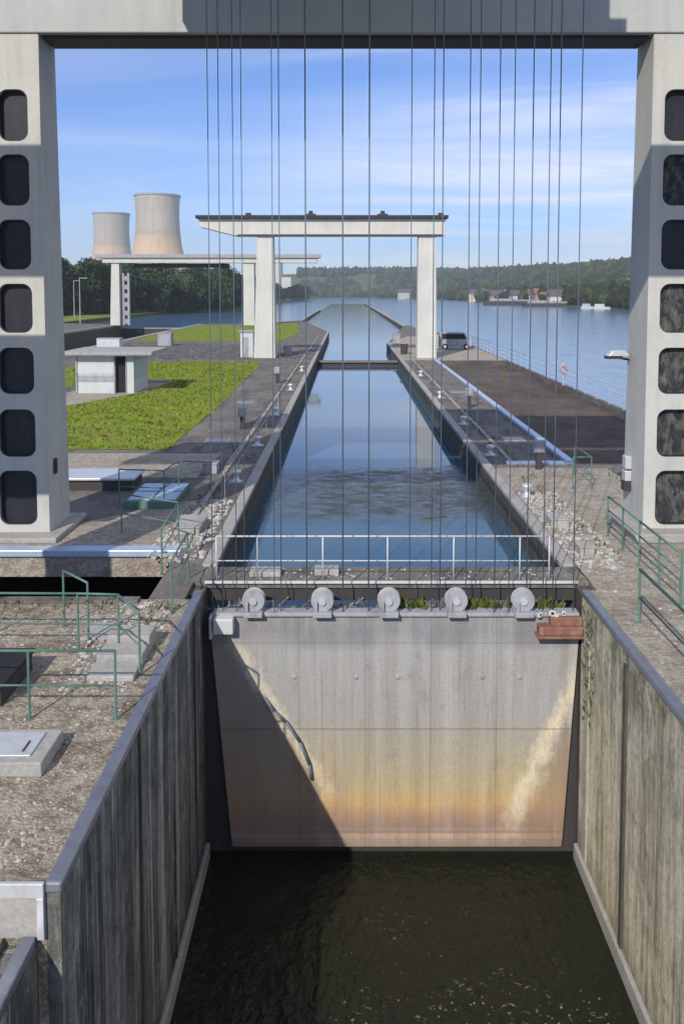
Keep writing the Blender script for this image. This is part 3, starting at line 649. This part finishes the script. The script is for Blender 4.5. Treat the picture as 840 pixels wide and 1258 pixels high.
# ------------------------------------------------------------------ railings
def railing(name, label, pts, mat='green', h=1.05, mid=(0.52,), step=2.0, r=0.022, group=None, base_z=0.0, posts=None):
    cx_ = sum(p[0] for p in pts)/len(pts); cy_ = sum(p[1] for p in pts)/len(pts)
    t = thing(name, label, 'railing', (cx_, cy_, base_z), group)
    for z in (h,)+tuple(mid):
        MB().path([(x, y, base_z+z) for x, y in pts], r if z == h else r*.75, 8).build('rail', mat, t, smooth=True)
    out = []
    for a, b in zip(pts, pts[1:]):
        L = math.dist(a, b); n = max(1, round(L/step))
        for k in range(n): out.append((a[0]+(b[0]-a[0])*k/n, a[1]+(b[1]-a[1])*k/n))
    out.append(pts[-1])
    for x, y in (posts or out):
        MB().tube((x,y,base_z),(x,y,base_z+h), r*.95, 8).tube((x,y,base_z),(x,y,base_z+.015), .06, 8).build('post', mat, t, smooth=False)
    return t
railing('railing', 'green tube railing crossing the near gravel yard at left', [(-8.5,11.75),(-3.46,11.75)], posts=[(-8.5,11.75),(-7.0,11.75),(-4.75,11.75),(-3.46,11.75)])
railing('railing', 'green tube railing with sloping end beside the dark coping', [(-9,14.1),(-4.78,14.05),(-4.05,14.0),(-3.46,13.15)], mid=(0.5,), step=2.6)
railing('railing', 'short sloping green handrail at the yard steps', [(-5.4,15.1),(-4.73,14.45)], h=1.1, mid=())
railing('railing', 'dark green railing at the left end of the footbridge', [(-3.5,15.8),(-3.55,17.7)], mid=(0.5,), step=3)
railing('railing', 'thin grey green railing around the ledge behind the trench', [(-6.0,21.2),(-4.3,20.3),(-4.2,18.0)], step=2.2)
railing('railing', 'green railing in front of the right pillar', [(6.8,16.2),(6.8,18.6),(6.8,20.9)], step=1.2, mid=(0.35,0.7), r=.026)
railing('railing', 'green railing along the right coping, nearest the camera', [(5.62,2.5),(5.62,15.3)], step=2.6, mid=(0.5,), r=.028)
railing('railing', 'green railing round the pale hatch near the left bank', [(-6.9,24.2),(-5.5,24.0),(-5.35,25.4),(-4.3,25.2)], step=1.4)
railing('railing', 'dark green rail behind the right path near the capping', [(7.3,26.0),(7.9,26.0),(7.9,28)], step=1.5)
railing('railing', 'long pale railing along the river bank', [(15.0,27),(15.0,99)], mat='blue', h=1.15, mid=(0.4,0.78), step=2.4, r=0.03)
railing('railing', 'thin grey rail along the left canal edge near the near lock', [(-3.8,24.8),(-3.8,44)], mat='grey', h=1.0, mid=(.5,), step=3.2, r=.016)

# ------------------------------------------------------------------ yard objects
h = thing('hatch', 'pale concrete hatch cover with recessed lid on the near gravel', 'hatch', (-4.5, 10.75, 0))
MB().box(-5.05,-4.02,10.28,11.12,0.0,0.20).build('slab', 'kerb', h, bevel=0.02)
l_ = MB().box(-4.92,-4.22,10.42,11.0,0.20,0.225).build('lid', 'zinc', h, bevel=0.01)
MB().tube((-4.35,10.5,.235),(-4.35,10.75,.235),.012,6).build('handle', 'dark', l_)
h = thing('hatch', 'dark steel box hatch behind the near railing at the left edge', 'hatch', (-6.0, 12.7, 0))
MB().box(-7.2,-5.32,12.1,13.35,0.0,0.30).build('box_body', 'dark', h, bevel=0.02)
MB().box(-7.25,-5.28,12.06,13.39,0.30,0.36).build('lid', 'black', h, bevel=0.01)
h = thing('steel_plates', 'long pale blue metal cover lying beside the left pillar', 'cover', (-8, 26.4, 0))
MB().box(-12,-9.5,25.8,27.1,0.0,0.35).box(-9.48,-6.95,25.8,27.1,0,.35).build('base', 'dark', h)
MB().box(-12.1,-9.52,25.7,27.2,0.35,0.42).box(-9.48,-6.85,25.7,27.2,0.35,0.42).build('cover_plate', 'zinc', h, bevel=0.01)
h = thing('hatch', 'double pale blue hatch framed in green on the left bank', 'hatch', (-6, 24.4, 0))
MB().box(-6.6,-5.1,23.6,25.9,0.0,0.22).build('frame', 'green', h, bevel=0.01)
for a in (0,1):
    for b in (0,1): MB().box(-6.52+a*.74,-5.86+a*.74,23.75+b*1.1,24.7+b*1.1,0.22,0.24).build('lid', 'blue', h)
st = thing('steps', 'pale worn concrete steps between the yard railings', 'steps', (-3.9, 14, 0))
for k in range(3): MB().box(-4.3+k*.02,-3.5,12.9+k*.55,13.4+k*.55,0.0,0.10+0.10*k).build('step', 'kerb', st, bevel=0.02)
MB().box(-4.9,-4.35,14.5,15.2,0.0,0.05).build('landing_slab', 'kerb', st, bevel=.01)
# mooring bollards along both edges
def bollard(x, y, label):
    b = thing('mooring_bollard', label, 'bollard', (x, y, 0), 'bollards along the canal edges')
    MB().lathe([(0.17,0),(0.17,.04),(0.10,.06),(0.09,.25),(0.17,.32),(0.17,.38),(0.08,.42)], (x,y,0.0), 18).build('post', 'zinc', b, smooth=True)
    MB().box(x-.26,x+.26,y-.26,y+.26,0.0,0.03).build('base_plate', 'grey', b); return b
b0 = bollard(-3.75, 27.0, 'mooring bollard nearest the camera on the left canal edge')
ys = [33.5, 42, 53, 66]
for y, l_ in zip(ys, ('second', 'third', 'fourth', 'farthest')): copy_tree(b0, (-3.75, y, 0), l_ + ' mooring bollard from the camera on the left canal edge')
for y, l_ in zip([25.0, 31.5, 39, 49, 62], ('nearest', 'second', 'third', 'fourth', 'farthest')): copy_tree(b0, (5.6, y, 0), l_ + ' mooring bollard from the camera on the right canal edge')
# rubble on both banks near the gate
M['rubble'] = stone('broken_concrete', (0.36,0.35,0.33), (0.60,0.58,0.54), None, 0, 3, 14, 0.5, 0.9, 0.4)
def rubble(n, xr, yr, label, zb=0.0, smax=.10):
    bm = bmesh.new()
    for k in range(n):
        x = R.uniform(*xr); y = R.uniform(*yr); s_ = R.uniform(.02, smax)*(.5+R.random()*.5)
        r_ = bmesh.ops.create_icosphere(bm, subdivisions=1, radius=s_)
        sc = (R.uniform(.7,1.6), R.uniform(.7,1.4), R.uniform(.35,.8))
        for v in r_['verts']: v.co = Vector((v.co.x*sc[0]*R.uniform(.8,1.2)+x, v.co.y*sc[1]*R.uniform(.8,1.2)+y, v.co.z*sc[2]+zb+s_*.25))
    me = bpy.data.meshes.new('rubble'); bm.to_mesh(me); bm.free(); me.materials.append(M['rubble'])
    o = bpy.data.objects.new('rubble', me); col.objects.link(o); return tag(o, label, 'rubble', kind='stuff')
rubble(520, (5.4,6.6), (18.4,25.5), 'pale broken concrete along the right bank near the footbridge')
rubble(420, (-4.9,-3.5), (18.8,24.5), 'pale broken concrete on the left bank near the footbridge')
rubble(260, (-4.7,-3.5), (12.6,16.3), 'pale rubble beside the left coping in the gravel yard', smax=.07)
rubble(900, (-8.5,-3.4), (8.6,16.2), 'scattered stones on the near gravel yard', smax=.035)
rubble(260, (5.4,8.5), (9,20), 'scattered stones on the right path', smax=.05)
rubble(120, (-3.0,4.9), (17.65,18.4), 'grit and small stones on the footbridge deck', smax=.05)
# slabs / equipment on banks (pieces of edge gear)
for x0,x1,y0,y1,hh,mt,l_ in ((-4.6,-3.9,21.0,22.2,.18,'kerb','flat pale concrete block on the left bank by the trench'),
    (5.6,5.95,19.2,19.7,.22,'kerb','small pale winch box on the right bank by the footbridge'),
    (5.5,6.0,21.6,22.3,.22,'kerb','flat pale concrete block on the right bank'),
    (-5.1,-4.6,28.2,28.8,.35,'grey','small grey equipment box on the left bank')):
    t = thing('equipment_box', l_, 'box', ((x0+x1)/2,(y0+y1)/2,0))
    MB().box(x0,x1,y0,y1,0.0,hh).build('body', mt, t, bevel=.02)
    MB().box(x0-.02,x1+.02,y0-.02,y1+.02,hh,hh+.03).build('lid', mt, t, bevel=.01)

for i, (x, y, w_, l_) in enumerate(((-5.6, 34.5, .9, 'square steel cover on the left quay nearest the lawn corner'), (-5.9, 47, .8, 'square steel cover midway along the left quay'), (7.2, 35, .8, 'square steel cover on the right quay near the pale capping'), (7.1, 52, .9, 'square steel cover farther along the right quay'), (6.3, 13.4, .5, 'small steel cover on the path beside the right railing'))):
    t = thing('access_cover', l_, 'cover', (x, y, 0))
    MB().box(x-w_/2-.06, x+w_/2+.06, y-w_/2-.06, y+w_/2+.06, 0.0, 0.03).build('frame', 'kerb', t)
    MB().box(x-w_/2, x+w_/2, y-w_/2, y+w_/2, 0.03, 0.045).build('lid', 'steel', t)
for i, (x, y, s_, h_, l_) in enumerate(((-4.9, 37.5, .5, .9, 'grey control post on the left quay'), (-4.95, 57, .6, 1.0, 'farther grey control post on the left quay'), (6.9, 29.0, .5, .9, 'grey control post where the right path meets the capping'), (6.7, 44.5, .5, 1.0, 'farther grey control post on the right quay'))):
    t = thing('control_post', l_, 'control post', (x, y, 0))
    MB().box(x-s_*.2, x+s_*.2, y-s_*.2, y+s_*.2, 0.0, h_*.7).build('stand', 'dark', t)
    MB().box(x-s_*.4, x+s_*.4, y-s_*.3, y+s_*.3, h_*.7, h_+.15).build('housing', 'grey', t, bevel=.03)
    MB().box(x-s_*.3, x+s_*.3, y-s_*.32, y-s_*.305, h_*.76, h_+.1).build('door', 'grey', t)
# kiosk
k = thing('kiosk', 'small white flat roofed lock kiosk with dark doorway on the lawn', 'kiosk', (-15.3, 53, 0))
MB().box(-17.1,-14.75,51.2,54.8,0.0,2.42).box(-14.05,-13.55,51.2,54.8,0,2.42).box(-14.75,-14.05,53.6,54.8,0,2.42).build('wall', 'whitepaint', k)
MB().box(-17.13,-14.73,51.17,51.198,1.25,1.75).build('window_band', 'zinc', k)
MB().box(-17.13,-14.73,51.17,51.198,.75,1.15).build('panel', 'grey', k)
MB().box(-14.748,-14.052,51.5,51.56,0.02,2.4).build('door', 'black', k)
MB().box(-13.548,-13.52,51.4,54.4,0.9,2.1).build('side_window', 'blue', k)
MB().box(-18.0,-12.3,50.6,55.4,2.42,2.68).build('roof', 'kerb', k, bevel=.03)
MB().box(-17.2,-17.12,51.1,51.19,0.1,2.4).build('downpipe', 'grey', k)
MB().box(-14.80,-14.752,51.15,51.2,0.0,2.4).box(-14.05,-14.0,51.15,51.2,0,2.4).build('door_frame', 'grey', k)
MB().box(-18.05,-12.25,50.55,50.6,2.50,2.70).build('gutter', 'grey', k)
struct('kiosk_path', MB().flat([(-22,42.5),(-16.3,44.3),(-14.6,48.3),(-13.0,52.2),(-12.7,57),(-17.5,57),(-18,50.5),(-29,50.5),(-29,42.5)], 0.011), 'path')
t = thing('site_cabin', 'small white cabin at the foot of the middle gantry left leg', 'cabin', (-10.0, 80.5, 0))
MB().box(-10.6,-9.35,80.0,82.0,0.0,2.5).build('wall', 'whitepaint', t)
MB().box(-10.75,-9.25,79.9,82.1,2.5,2.65).build('roof', 'grey', t)
MB().box(-10.3,-9.8,79.97,79.998,0.05,2.0).build('door', 'grey', t)

# parked van
v = thing('parked_van', 'light grey van parked on the right quay beside the river', 'van', (12.2, 92, 0))
MB().prism_y([(10.3,0.35),(14.0,0.35),(14.0,1.05),(13.6,1.15),(13.15,1.9),(10.45,1.95),(10.3,1.75)], 91.1, 92.8).build('body', 'grey', v, bevel=.08)
MB().prism_y([(10.6,1.2),(13.35,1.2),(13.05,1.78),(10.6,1.8)], 91.07, 91.099).build('window', 'black', v)
for x in (10.95, 13.35):
    wv = MB().lathe([(.15,-.1),(.33,-.1),(.34,0),(.33,.1),(.15,.1)], (x, 91.15, .34), 18, 'y').build('wheel', 'black', v)
    MB().lathe([(.17,-.03),(.17,0)], (x, 91.05, .34), 12, 'y').build('rim', 'zinc', wv)
MB().box(13.98,14.03,91.3,91.6,.7,.85).build('headlight', 'zinc', v); MB().box(13.98,14.03,92.3,92.6,.7,.85).build('headlight', 'zinc', v)
t = thing('equipment_box', 'dark electrical cabinet left of the grey van', 'cabinet', (10.0, 90.5, 0))
MB().box(9.6,10.15,90.2,90.8,0.0,1.9).build('body', 'dark', t, bevel=.03)
MB().box(9.65,10.1,90.17,90.198,.1,1.8).build('door', 'grey', t)
# lifebuoy on the river railing
t = thing('lifebuoy', 'faded pinkish red lifebuoy on a post at the river railing', 'lifebuoy', (14.8, 55.5, 0))
ring = MB(); pr = []
for i in range(10): a = 2*math.pi*i/10; pr.append((0.24+0.055*math.cos(a), 0.055*math.sin(a)))
pr.append(pr[0]); ring.lathe(pr, (14.8, 55.4, 1.15), 20, 'y'); ring.f = ring.f[:-2]; ring.build('ring', 'red', t, smooth=True)
MB().tube((14.8,55.55,0),(14.8,55.55,1.6),.04,8).build('post', 'zinc', t)
# quay clutter by the middle gantry
for x,y,sx,sy,hh,mt,l_ in ((-6.2,84,.8,1.5,.9,'grey','grey machine cabinet behind the middle gantry left leg'),(5.9,84.5,.7,1,1.1,'dark','dark winch cabinet by the canal under the middle gantry'),
    (6.0,100,.9,1.2,1.3,'kerb','pale pier head block at the tip of the right quay'),(-22,98,1.6,1.6,1.5,'grey','grey cabinet beside the asphalt road at left'),(-27,92,2.6,1.4,1.2,'zinc','pale skip beyond the kiosk roof')):
    t = thing('equipment_box', l_, 'cabinet', (x,y,0)); MB().box(x-sx/2,x+sx/2,y-sy/2,y+sy/2,0,hh).build('body', mt, t, bevel=.04)
    MB().box(x-sx/2-.05,x+sx/2+.05,y-sy/2-.05,y+sy/2+.05,hh,hh+.07).build('lid', 'grey', t)
# lamp posts at left
for x, y, l_ in ((-56, 170, 'tall grey lamp post left of the second gantry'), (-34, 190, 'tall grey lamp post in front of the wood')):
    if l_.startswith('tall grey lamp post in'): x, y = (-69, 205)
    t = thing('lamp_post', l_, 'lamp post', (x, y, 0), 'lamp posts at far left')
    MB().tube((x,y,0),(x,y,9.5),.14,8,.08).build('pole', 'grey', t); MB().box(x-.1,x+1.6,y-.1,y+.1,9.4,9.55).build('lamp_head', 'grey', t)

# ------------------------------------------------------------------ cooling towers, plant
def towermat():
    n = NT('tower_concrete')
    c = n.mix(n.rng(n.noise((0.05,0.05,0.02), 5), .3, .7), (0.38,0.34,0.28), (0.47,0.42,0.34))
    z = n.math('ADD', n.z, n.math('MULTIPLY', n.noise((0.06,0.06,0.03), 3), 14))
    c = n.mix(n.rng(z, 104, 92), c, (0.60, 0.42, 0.27))
    c = n.mix(n.math('MULTIPLY', n.rng(n.math('ABSOLUTE', n.math('SUBTRACT', z, 103)), 4, 1), .5), c, (0.40, 0.27, 0.16))
    st = n.rng(n.noise((0.22,0.22,0.012), 5), .48, .7, 0, .45); c = n.mix(st, c, (0.25,0.23,0.21))
    return n.col(c, .9)
M['tower'] = towermat()
def cooling(x, y, rt, H, label):
    t = thing('cooling_tower', label, 'cooling tower', (x,y,0), 'cooling towers')
    prof = []
    for k in range(25):
        u = k/24; z = 9+(H-9)*u; zn = H*0.80; r = rt*0.97*math.sqrt(1+((z-zn)/(H*0.62))**2) ; prof.append((r if z > 75 else r*(1+(75-z)*.0022), z))
    prof += [(prof[-1][0]-1.2, H), (prof[-1][0]-2, H-12)]
    MB().lathe(prof, (x,y,0), 64).build('shell', 'tower', t, smooth=True)
    r = prof[24][0]; MB().lathe([(r+.1,H-2.5),(r+1.0,H-2.3),(r+1.0,H+0.2),(r-1.4,H+0.2)], (x,y,0), 64).build('rim', 'grey', t, smooth=False)
    for k in range(24):
        a = 2*math.pi*k/24; r0 = prof[0][0]
        MB().tube((x+(r0+2)*math.cos(a),y+(r0+2)*math.sin(a),0),(x+r0*math.cos(a+.1),y+r0*math.sin(a+.1),9.5),.8,6).build('leg', 'tower', t)
cooling(-288, 1240, 33.3, 154, 'right and nearer of the two cooling towers, rising above the wood')
cooling(-436, 1510, 32.5, 153, 'left and smaller looking cooling tower behind the wood')
b = thing('plant_building', 'pale blocky plant building seen under the middle gantry', 'building', (-80, 800, 0))
MB().box(-96,-66,800,830,0,37).build('wall', 'farconc', b); MB().box(-97,-65,799,831,37,38.2).build('roof', 'grey', b)
MB().box(-65.9,-56,802,825,0,22).build('annex', 'farconc', b)
for i in range(3):
    MB().box(-90+i*7,-86+i*7,799.8,799.98,24,31).build('louvre', 'grey', b)

# ------------------------------------------------------------------ trees and hills
def foliage(name, c1, c2, c3):
    n = NT(name)
    oi = n.t.nodes.new('ShaderNodeObjectInfo')
    c = n.mix(n.rng(n.noise((0.35,)*3, 3), .35, .65), c1, c2)
    c = n.mix(n.rng(oi.outputs['Random'], 0, 1, 0, .6), c, c3)
    m = n.col(c, .7, 0, .2)
    return m
M['leaf_a'] = foliage('foliage_dark', (0.022,0.045,0.012), (0.05,0.085,0.02), (0.03,0.05,0.02))
M['leaf_b'] = foliage('foliage_mid', (0.035,0.07,0.015), (0.08,0.12,0.03), (0.06,0.07,0.03))
M['bark'] = stone('bark', (0.06,0.045,0.03), (0.11,0.09,0.07), None, 0, 2, 8, .5, .95, .4)
def make_tree(H, rad_, seed, mat):
    r = random.Random(seed)
    root = thing('tree', 'broad dark green tree in the wood left of the canal', 'tree', (0,0,0), 'trees of the left wood')
    tr = MB(); tr.tube((0,0,0),(0.2,0.1,H*.45),.35,8,.22).tube((.2,.1,H*.45),(.1,-.2,H*.85),.22,7,.08)
    cl = []
    for k in range(24):
        a = r.uniform(0,6.28); u = (k+.5)/24; zz_ = H*(.08+.86*u); rr = rad_*(.25+.75*math.sin(math.pi*min(1,(.12+u*.86))))*r.uniform(.35,.85)
        c = Vector((math.cos(a)*rr, math.sin(a)*rr, zz_)); cl.append((c, rad_*r.uniform(.34,.56)))
        tr.tube((.1,0,max(1,zz_-H*.18)), tuple(c), .10, 5, .04)
    cl.append((Vector((0,0,H*.9)), rad_*.35)); tr.build('trunk', 'bark', root)
    g = MB()
    for c, q in cl:
        for k in range(210):
            d = Vector((r.gauss(0,1),r.gauss(0,1),r.gauss(0,1))).normalized()*q*r.uniform(.55,1.08); d.z *= .8
            p = c+d
            if p.z < 0.4: continue
            s_ = r.uniform(.28,.62); a = Vector((r.gauss(0,1),r.gauss(0,1),r.gauss(0,.6))).normalized()*s_; b_ = a.orthogonal().normalized()*s_*.75
            i = len(g.v); g.v += [tuple(p-a),tuple(p-b_),tuple(p+a),tuple(p+b_)]; g.f.append((i,i+1,i+2,i+3))
    g.build('crown', mat, root); return root
protos = [make_tree(16,7.2,1,'leaf_a'), make_tree(14.5,6.6,2,'leaf_b'), make_tree(16.5,7.5,3,'leaf_a'), make_tree(13,6.6,4,'leaf_a')]
spots = []
for i in range(24): f = i/23; spots.append((-96+f*48, 205+f*125, .92))
for i in range(20): f = i/19; spots.append((-112+f*58, 232+f*128, 1.05))
for i in range(14): f = i/13; spots.append((-135+f*66, 262+f*140, 1.2))
for i in range(7): spots.append((-51-i*2, 385+i*33, .95))
for i, (x, y, s_) in enumerate(spots):
    p = protos[i % 4]
    loc = (x+R.uniform(-3,3), y+R.uniform(-4,4), 0)
    o = p if i < 4 else copy_tree(p, loc)
    o.location = loc; s2 = s_*R.uniform(.82,1.12); o.scale = (s2*R.uniform(.9,1.15), s2*R.uniform(.9,1.15), s2); o.rotation_euler = (0,0,R.uniform(0,6.28))
# trees close to the far left waterline, low, in front of the plant
for i in range(7):
    p = copy_tree(protos[i % 4], (-72+i*4.5+R.uniform(-2,2), 600+i*45, 0), 'small dark tree on the far left bank below the plant building')
    p['group'] = 'trees below the plant building'; p.scale = (1.1,1.1,R.uniform(.75,1.0)); p.rotation_euler = (0,0,R.uniform(0,6))

SHORE = [(700,60),(170,250),(124,371),(109,510),(109,818),(90,1000),(20,1372),(-37,1375),(-200,1420),(-500,1600)]
def shore_d(x, y):
    best = 1e9
    for (ax,ay),(bx,by) in zip(SHORE, SHORE[1:]):
        dx,dy = bx-ax,by-ay; t = max(0,min(1,((x-ax)*dx+(y-ay)*dy)/(dx*dx+dy*dy))); d = math.hypot(x-ax-t*dx, y-ay-t*dy)
        if d < best: best = d; side_ = dx*(y-ay-t*dy) - dy*(x-ax-t*dx)
    return best if side_ < 0 else -best
def hz(x, y):
    d = shore_d(x, y)
    if d < -6: return -3.0
    f = max(0, min(1, (d-12)/230)); f = f*f*(3-2*f)
    top = 22 + 9*mn.noise(Vector((x*.004, y*.004, 1))) + max(0, y-500)*0.017
    return -1.9 + min(1.5, max(0,(d+6)*.25)) + f*top + 2.0*f*mn.noise(Vector((x*.02,y*.02,0)))
m = MB(); nx, ny = 100, 110; X0,X1,Y0,Y1 = -500, 1500, 100, 2300
for j in range(ny+1):
    for i in range(nx+1):
        x = X0+(X1-X0)*i/nx; y = Y0+(Y1-Y0)*j/ny; m.v.append((x,y,hz(x,y)))
for j in range(ny):
    for i in range(nx):
        q = j*(nx+1)+i; m.f.append((q,q+1,q+nx+2,q+nx+1))
struct('hills', m, 'land', smooth=True)

def forest():
    bm = bmesh.new(); bmesh.ops.create_icosphere(bm, subdivisions=2, radius=1); bv = np.array([v.co[:] for v in bm.verts]); bf = np.array([[v.index for v in f.verts] for f in bm.faces]); bm.free()
    V = []; F = []; C = []; n = 0; rs = np.random.RandomState(3); cnt = 0; tries = 0
    while cnt < 12000 and tries < 200000:
        tries += 1
        u = rs.rand(); y = 230 + 1600*u**1.3; x = y*(-0.06 + 0.50*rs.rand())
        d = shore_d(x, y)
        if d < 7 or d > 420: continue
        dens = mn.noise(Vector((x*.012, y*.012, 5)))
        if d < 25 and rs.rand() < .45: continue
        if dens > .22: continue           # clearings
        s_ = (2.2 + 3.0*rs.rand()**1.5)*(1+.25*(y>900)); z = hz(x, y)
        ph = rs.rand(3)*50
        nn = 1 + .42*(np.sin(bv@np.array([3.1,2.3,4.1])+ph[0])*np.cos(bv@np.array([-2.7,4.4,2.1])+ph[1])) + .5*(rs.rand(len(bv))-.5)
        p = bv*nn[:,None]*np.array([s_, s_, s_*(.9+.5*rs.rand())]) + np.array([x, y, z+s_*.9])
        V.append(p); F.append(bf+n); n += len(bv); cnt += 1
        g_ = rs.rand()**1.6; warm = rs.rand()*.9+.25*dens
        c = np.array([.028+.09*g_+.04*warm, .05+.115*g_, .018+.03*g_, 1]); C.append(np.tile(c,(len(bv),1)))
    V = np.concatenate(V); F = np.concatenate(F); C = np.concatenate(C)
    me = bpy.data.meshes.new('forest'); me.from_pydata(V.tolist(), [], F.tolist())
    ca = me.color_attributes.new('tone','FLOAT_COLOR','POINT'); ca.data.foreach_set('color', C.ravel())
    n_ = NT('forest_foliage'); at = n_.t.nodes.new('ShaderNodeVertexColor'); at.layer_name = 'tone'
    c = n_.mix(n_.rng(n_.noise((.6,)*3, 4, .7), .3, .7, .0, .75), at.outputs[0], (0.012,0.025,0.008))
    n_.bump(n_.noise((1.2,)*3, 4, .8), 1.0, 1.5)
    me.materials.append(n_.col(c, .9, 0, .1)); o = bpy.data.objects.new('forest', me); col.objects.link(o)
    tag(o, 'mixed green woodland covering the far hillside', 'forest', kind='stuff')
forest()

# riverside houses
M['brick'] = paint('brick_wall', (0.32,0.20,0.15), (0.5,0.45,0.4), .4, .9)
M['cream'] = paint('cream_wall', (0.62,0.56,0.46), (0.4,0.35,0.3), .3, .9)
M['tile'] = paint('slate_roof', (0.09,0.09,0.11), (0.14,0.09,0.08), .4, .8)
M['tile2'] = paint('red_tile_roof', (0.20,0.13,0.10), (0.12,0.07,0.05), .4, .8)
def house(x, y, w_, d_, h_, wall, roof, label, z=None):
    z = hz(x, y) if z is None else z
    t = thing('house', label, 'house', (x,y,z), 'houses on the far bank')
    MB().box(x-w_/2,x+w_/2,y-d_/2,y+d_/2,z-2,z+h_).build('wall', wall, t)
    r = MB().prism_y([(x-w_/2-.5,z+h_),(x+w_/2+.5,z+h_),(x,z+h_+w_*.32)], y-d_/2-.4, y+d_/2+.4) if w_ < d_ else MB().prism_x([(y-d_/2-.5,z+h_),(y+d_/2+.5,z+h_),(y,z+h_+d_*.42)], x-w_/2-.4, x+w_/2+.4)
    rr = r.build('roof', roof, t)
    MB().box(x+w_*.2,x+w_*.2+.8,y-.4,y+.4,z+h_,z+h_+(w_*.32 if w_ < d_ else d_*.42)+.6).build('chimney', 'grey', rr)
    n = max(2, int(w_/4))
    for k in range(n):
        xx = x-w_/2+w_*(k+.5)/n
        for zz_ in ((1.0, 2.4) , (3.6, 5.0)):
            if zz_[1] < h_: MB().box(xx-.6,xx+.6,y-d_/2-.05,y-d_/2-.01,z+zz_[0],z+zz_[1]).build('window', 'black', t)
H = [(121,466,12,9,5,'cream','tile','cream house just right of the pink gabled one on the far riverside'),
     (118,492,11,9,6,'brick','tile2','pinkish brick house in the middle of the far riverside row'),
     (121,515,14,9,5.5,'cream','tile2','long cream house left of the brick one on the far riverside'),
     (119,560,14,9,5,'whitepaint','tile','white slate roofed house towards the left of the far riverside'),
     (120,640,16,10,5,'brick','tile','low dark roofed house far along the river'),
     (119,740,18,10,6,'cream','tile','pale house near the hills above the middle gantry leg'),
     (139,377,9,8,4,'whitepaint','tile','small white boathouse at the far right waterline'),
     (226,640,22,9,6,'whitepaint','tile','long white house high on the hillside at far right'),
     (80,1085,26,12,7,'whitepaint','tile','distant white house at the bend of the river'),
     (30,1395,30,12,7,'cream','tile2','most distant cream house at the end of the reach')]
for h in H: house(*h)
# moored boats
def boat(x, y, L, mat, cab, label, ang=0):
    t = thing('moored_boat' if L < 15 else 'barge', label, 'boat' if L < 15 else 'barge', (x,y,WL), 'boats moored on the far bank')
    n = 10; m = MB(); wd = L*.17; hh = max(1.0, L*.06)
    poly = [(-L/2,-wd/2),(L*.28,-wd/2),(L*.42,-wd*.3),(L/2,0),(L*.42,wd*.3),(L*.28,wd/2),(-L/2,wd/2)]
    m.prism([(x+px_, y+py_) for px_, py_ in poly], WL-.3, WL+hh).build('hull', mat, t)
    MB().box(x-L*.42,x-L*.1 if L>15 else x+L*.12,y-wd*.32,y+wd*.32,WL+hh,WL+hh+(1.3 if L < 15 else 1.5)).build('cabin', cab, t)
    if L > 15: MB().box(x-L*.05,x+L*.32,y-wd*.4,y+wd*.4,WL+hh,WL+hh+.9).build('hold_cover', 'grey', t)
boat(104, 500, 40, 'dark', 'grey', 'long dark hulled barge moored below the riverside houses')
boat(111, 445, 30, 'dark', 'grey', 'shorter dark barge moored to the right of the long one')
boat(117, 374, 8, 'whitepaint', 'whitepaint', 'small white cabin boat next to the gantry pillar')
boat(114, 385, 7, 'whitepaint', 'blue', 'small white boat left of the other at the far right bank')

# ------------------------------------------------------------------ haze
HZ = True
if HZ:
    mt = bpy.data.materials.new('haze_air'); mt.use_nodes = True; t = mt.node_tree; t.nodes.clear()
    out = t.nodes.new('ShaderNodeOutputMaterial'); pv = t.nodes.new('ShaderNodeVolumePrincipled')
    pv.inputs['Color'].default_value = (0.82,0.9,1.0,1); pv.inputs['Density'].default_value = 0.00028; pv.inputs['Anisotropy'].default_value = 0.2
    t.links.new(pv.outputs[0], out.inputs['Volume'])
    o = struct('haze', MB().box(-1600,2600,-100,2700,-10,175), mt, kind='stuff');
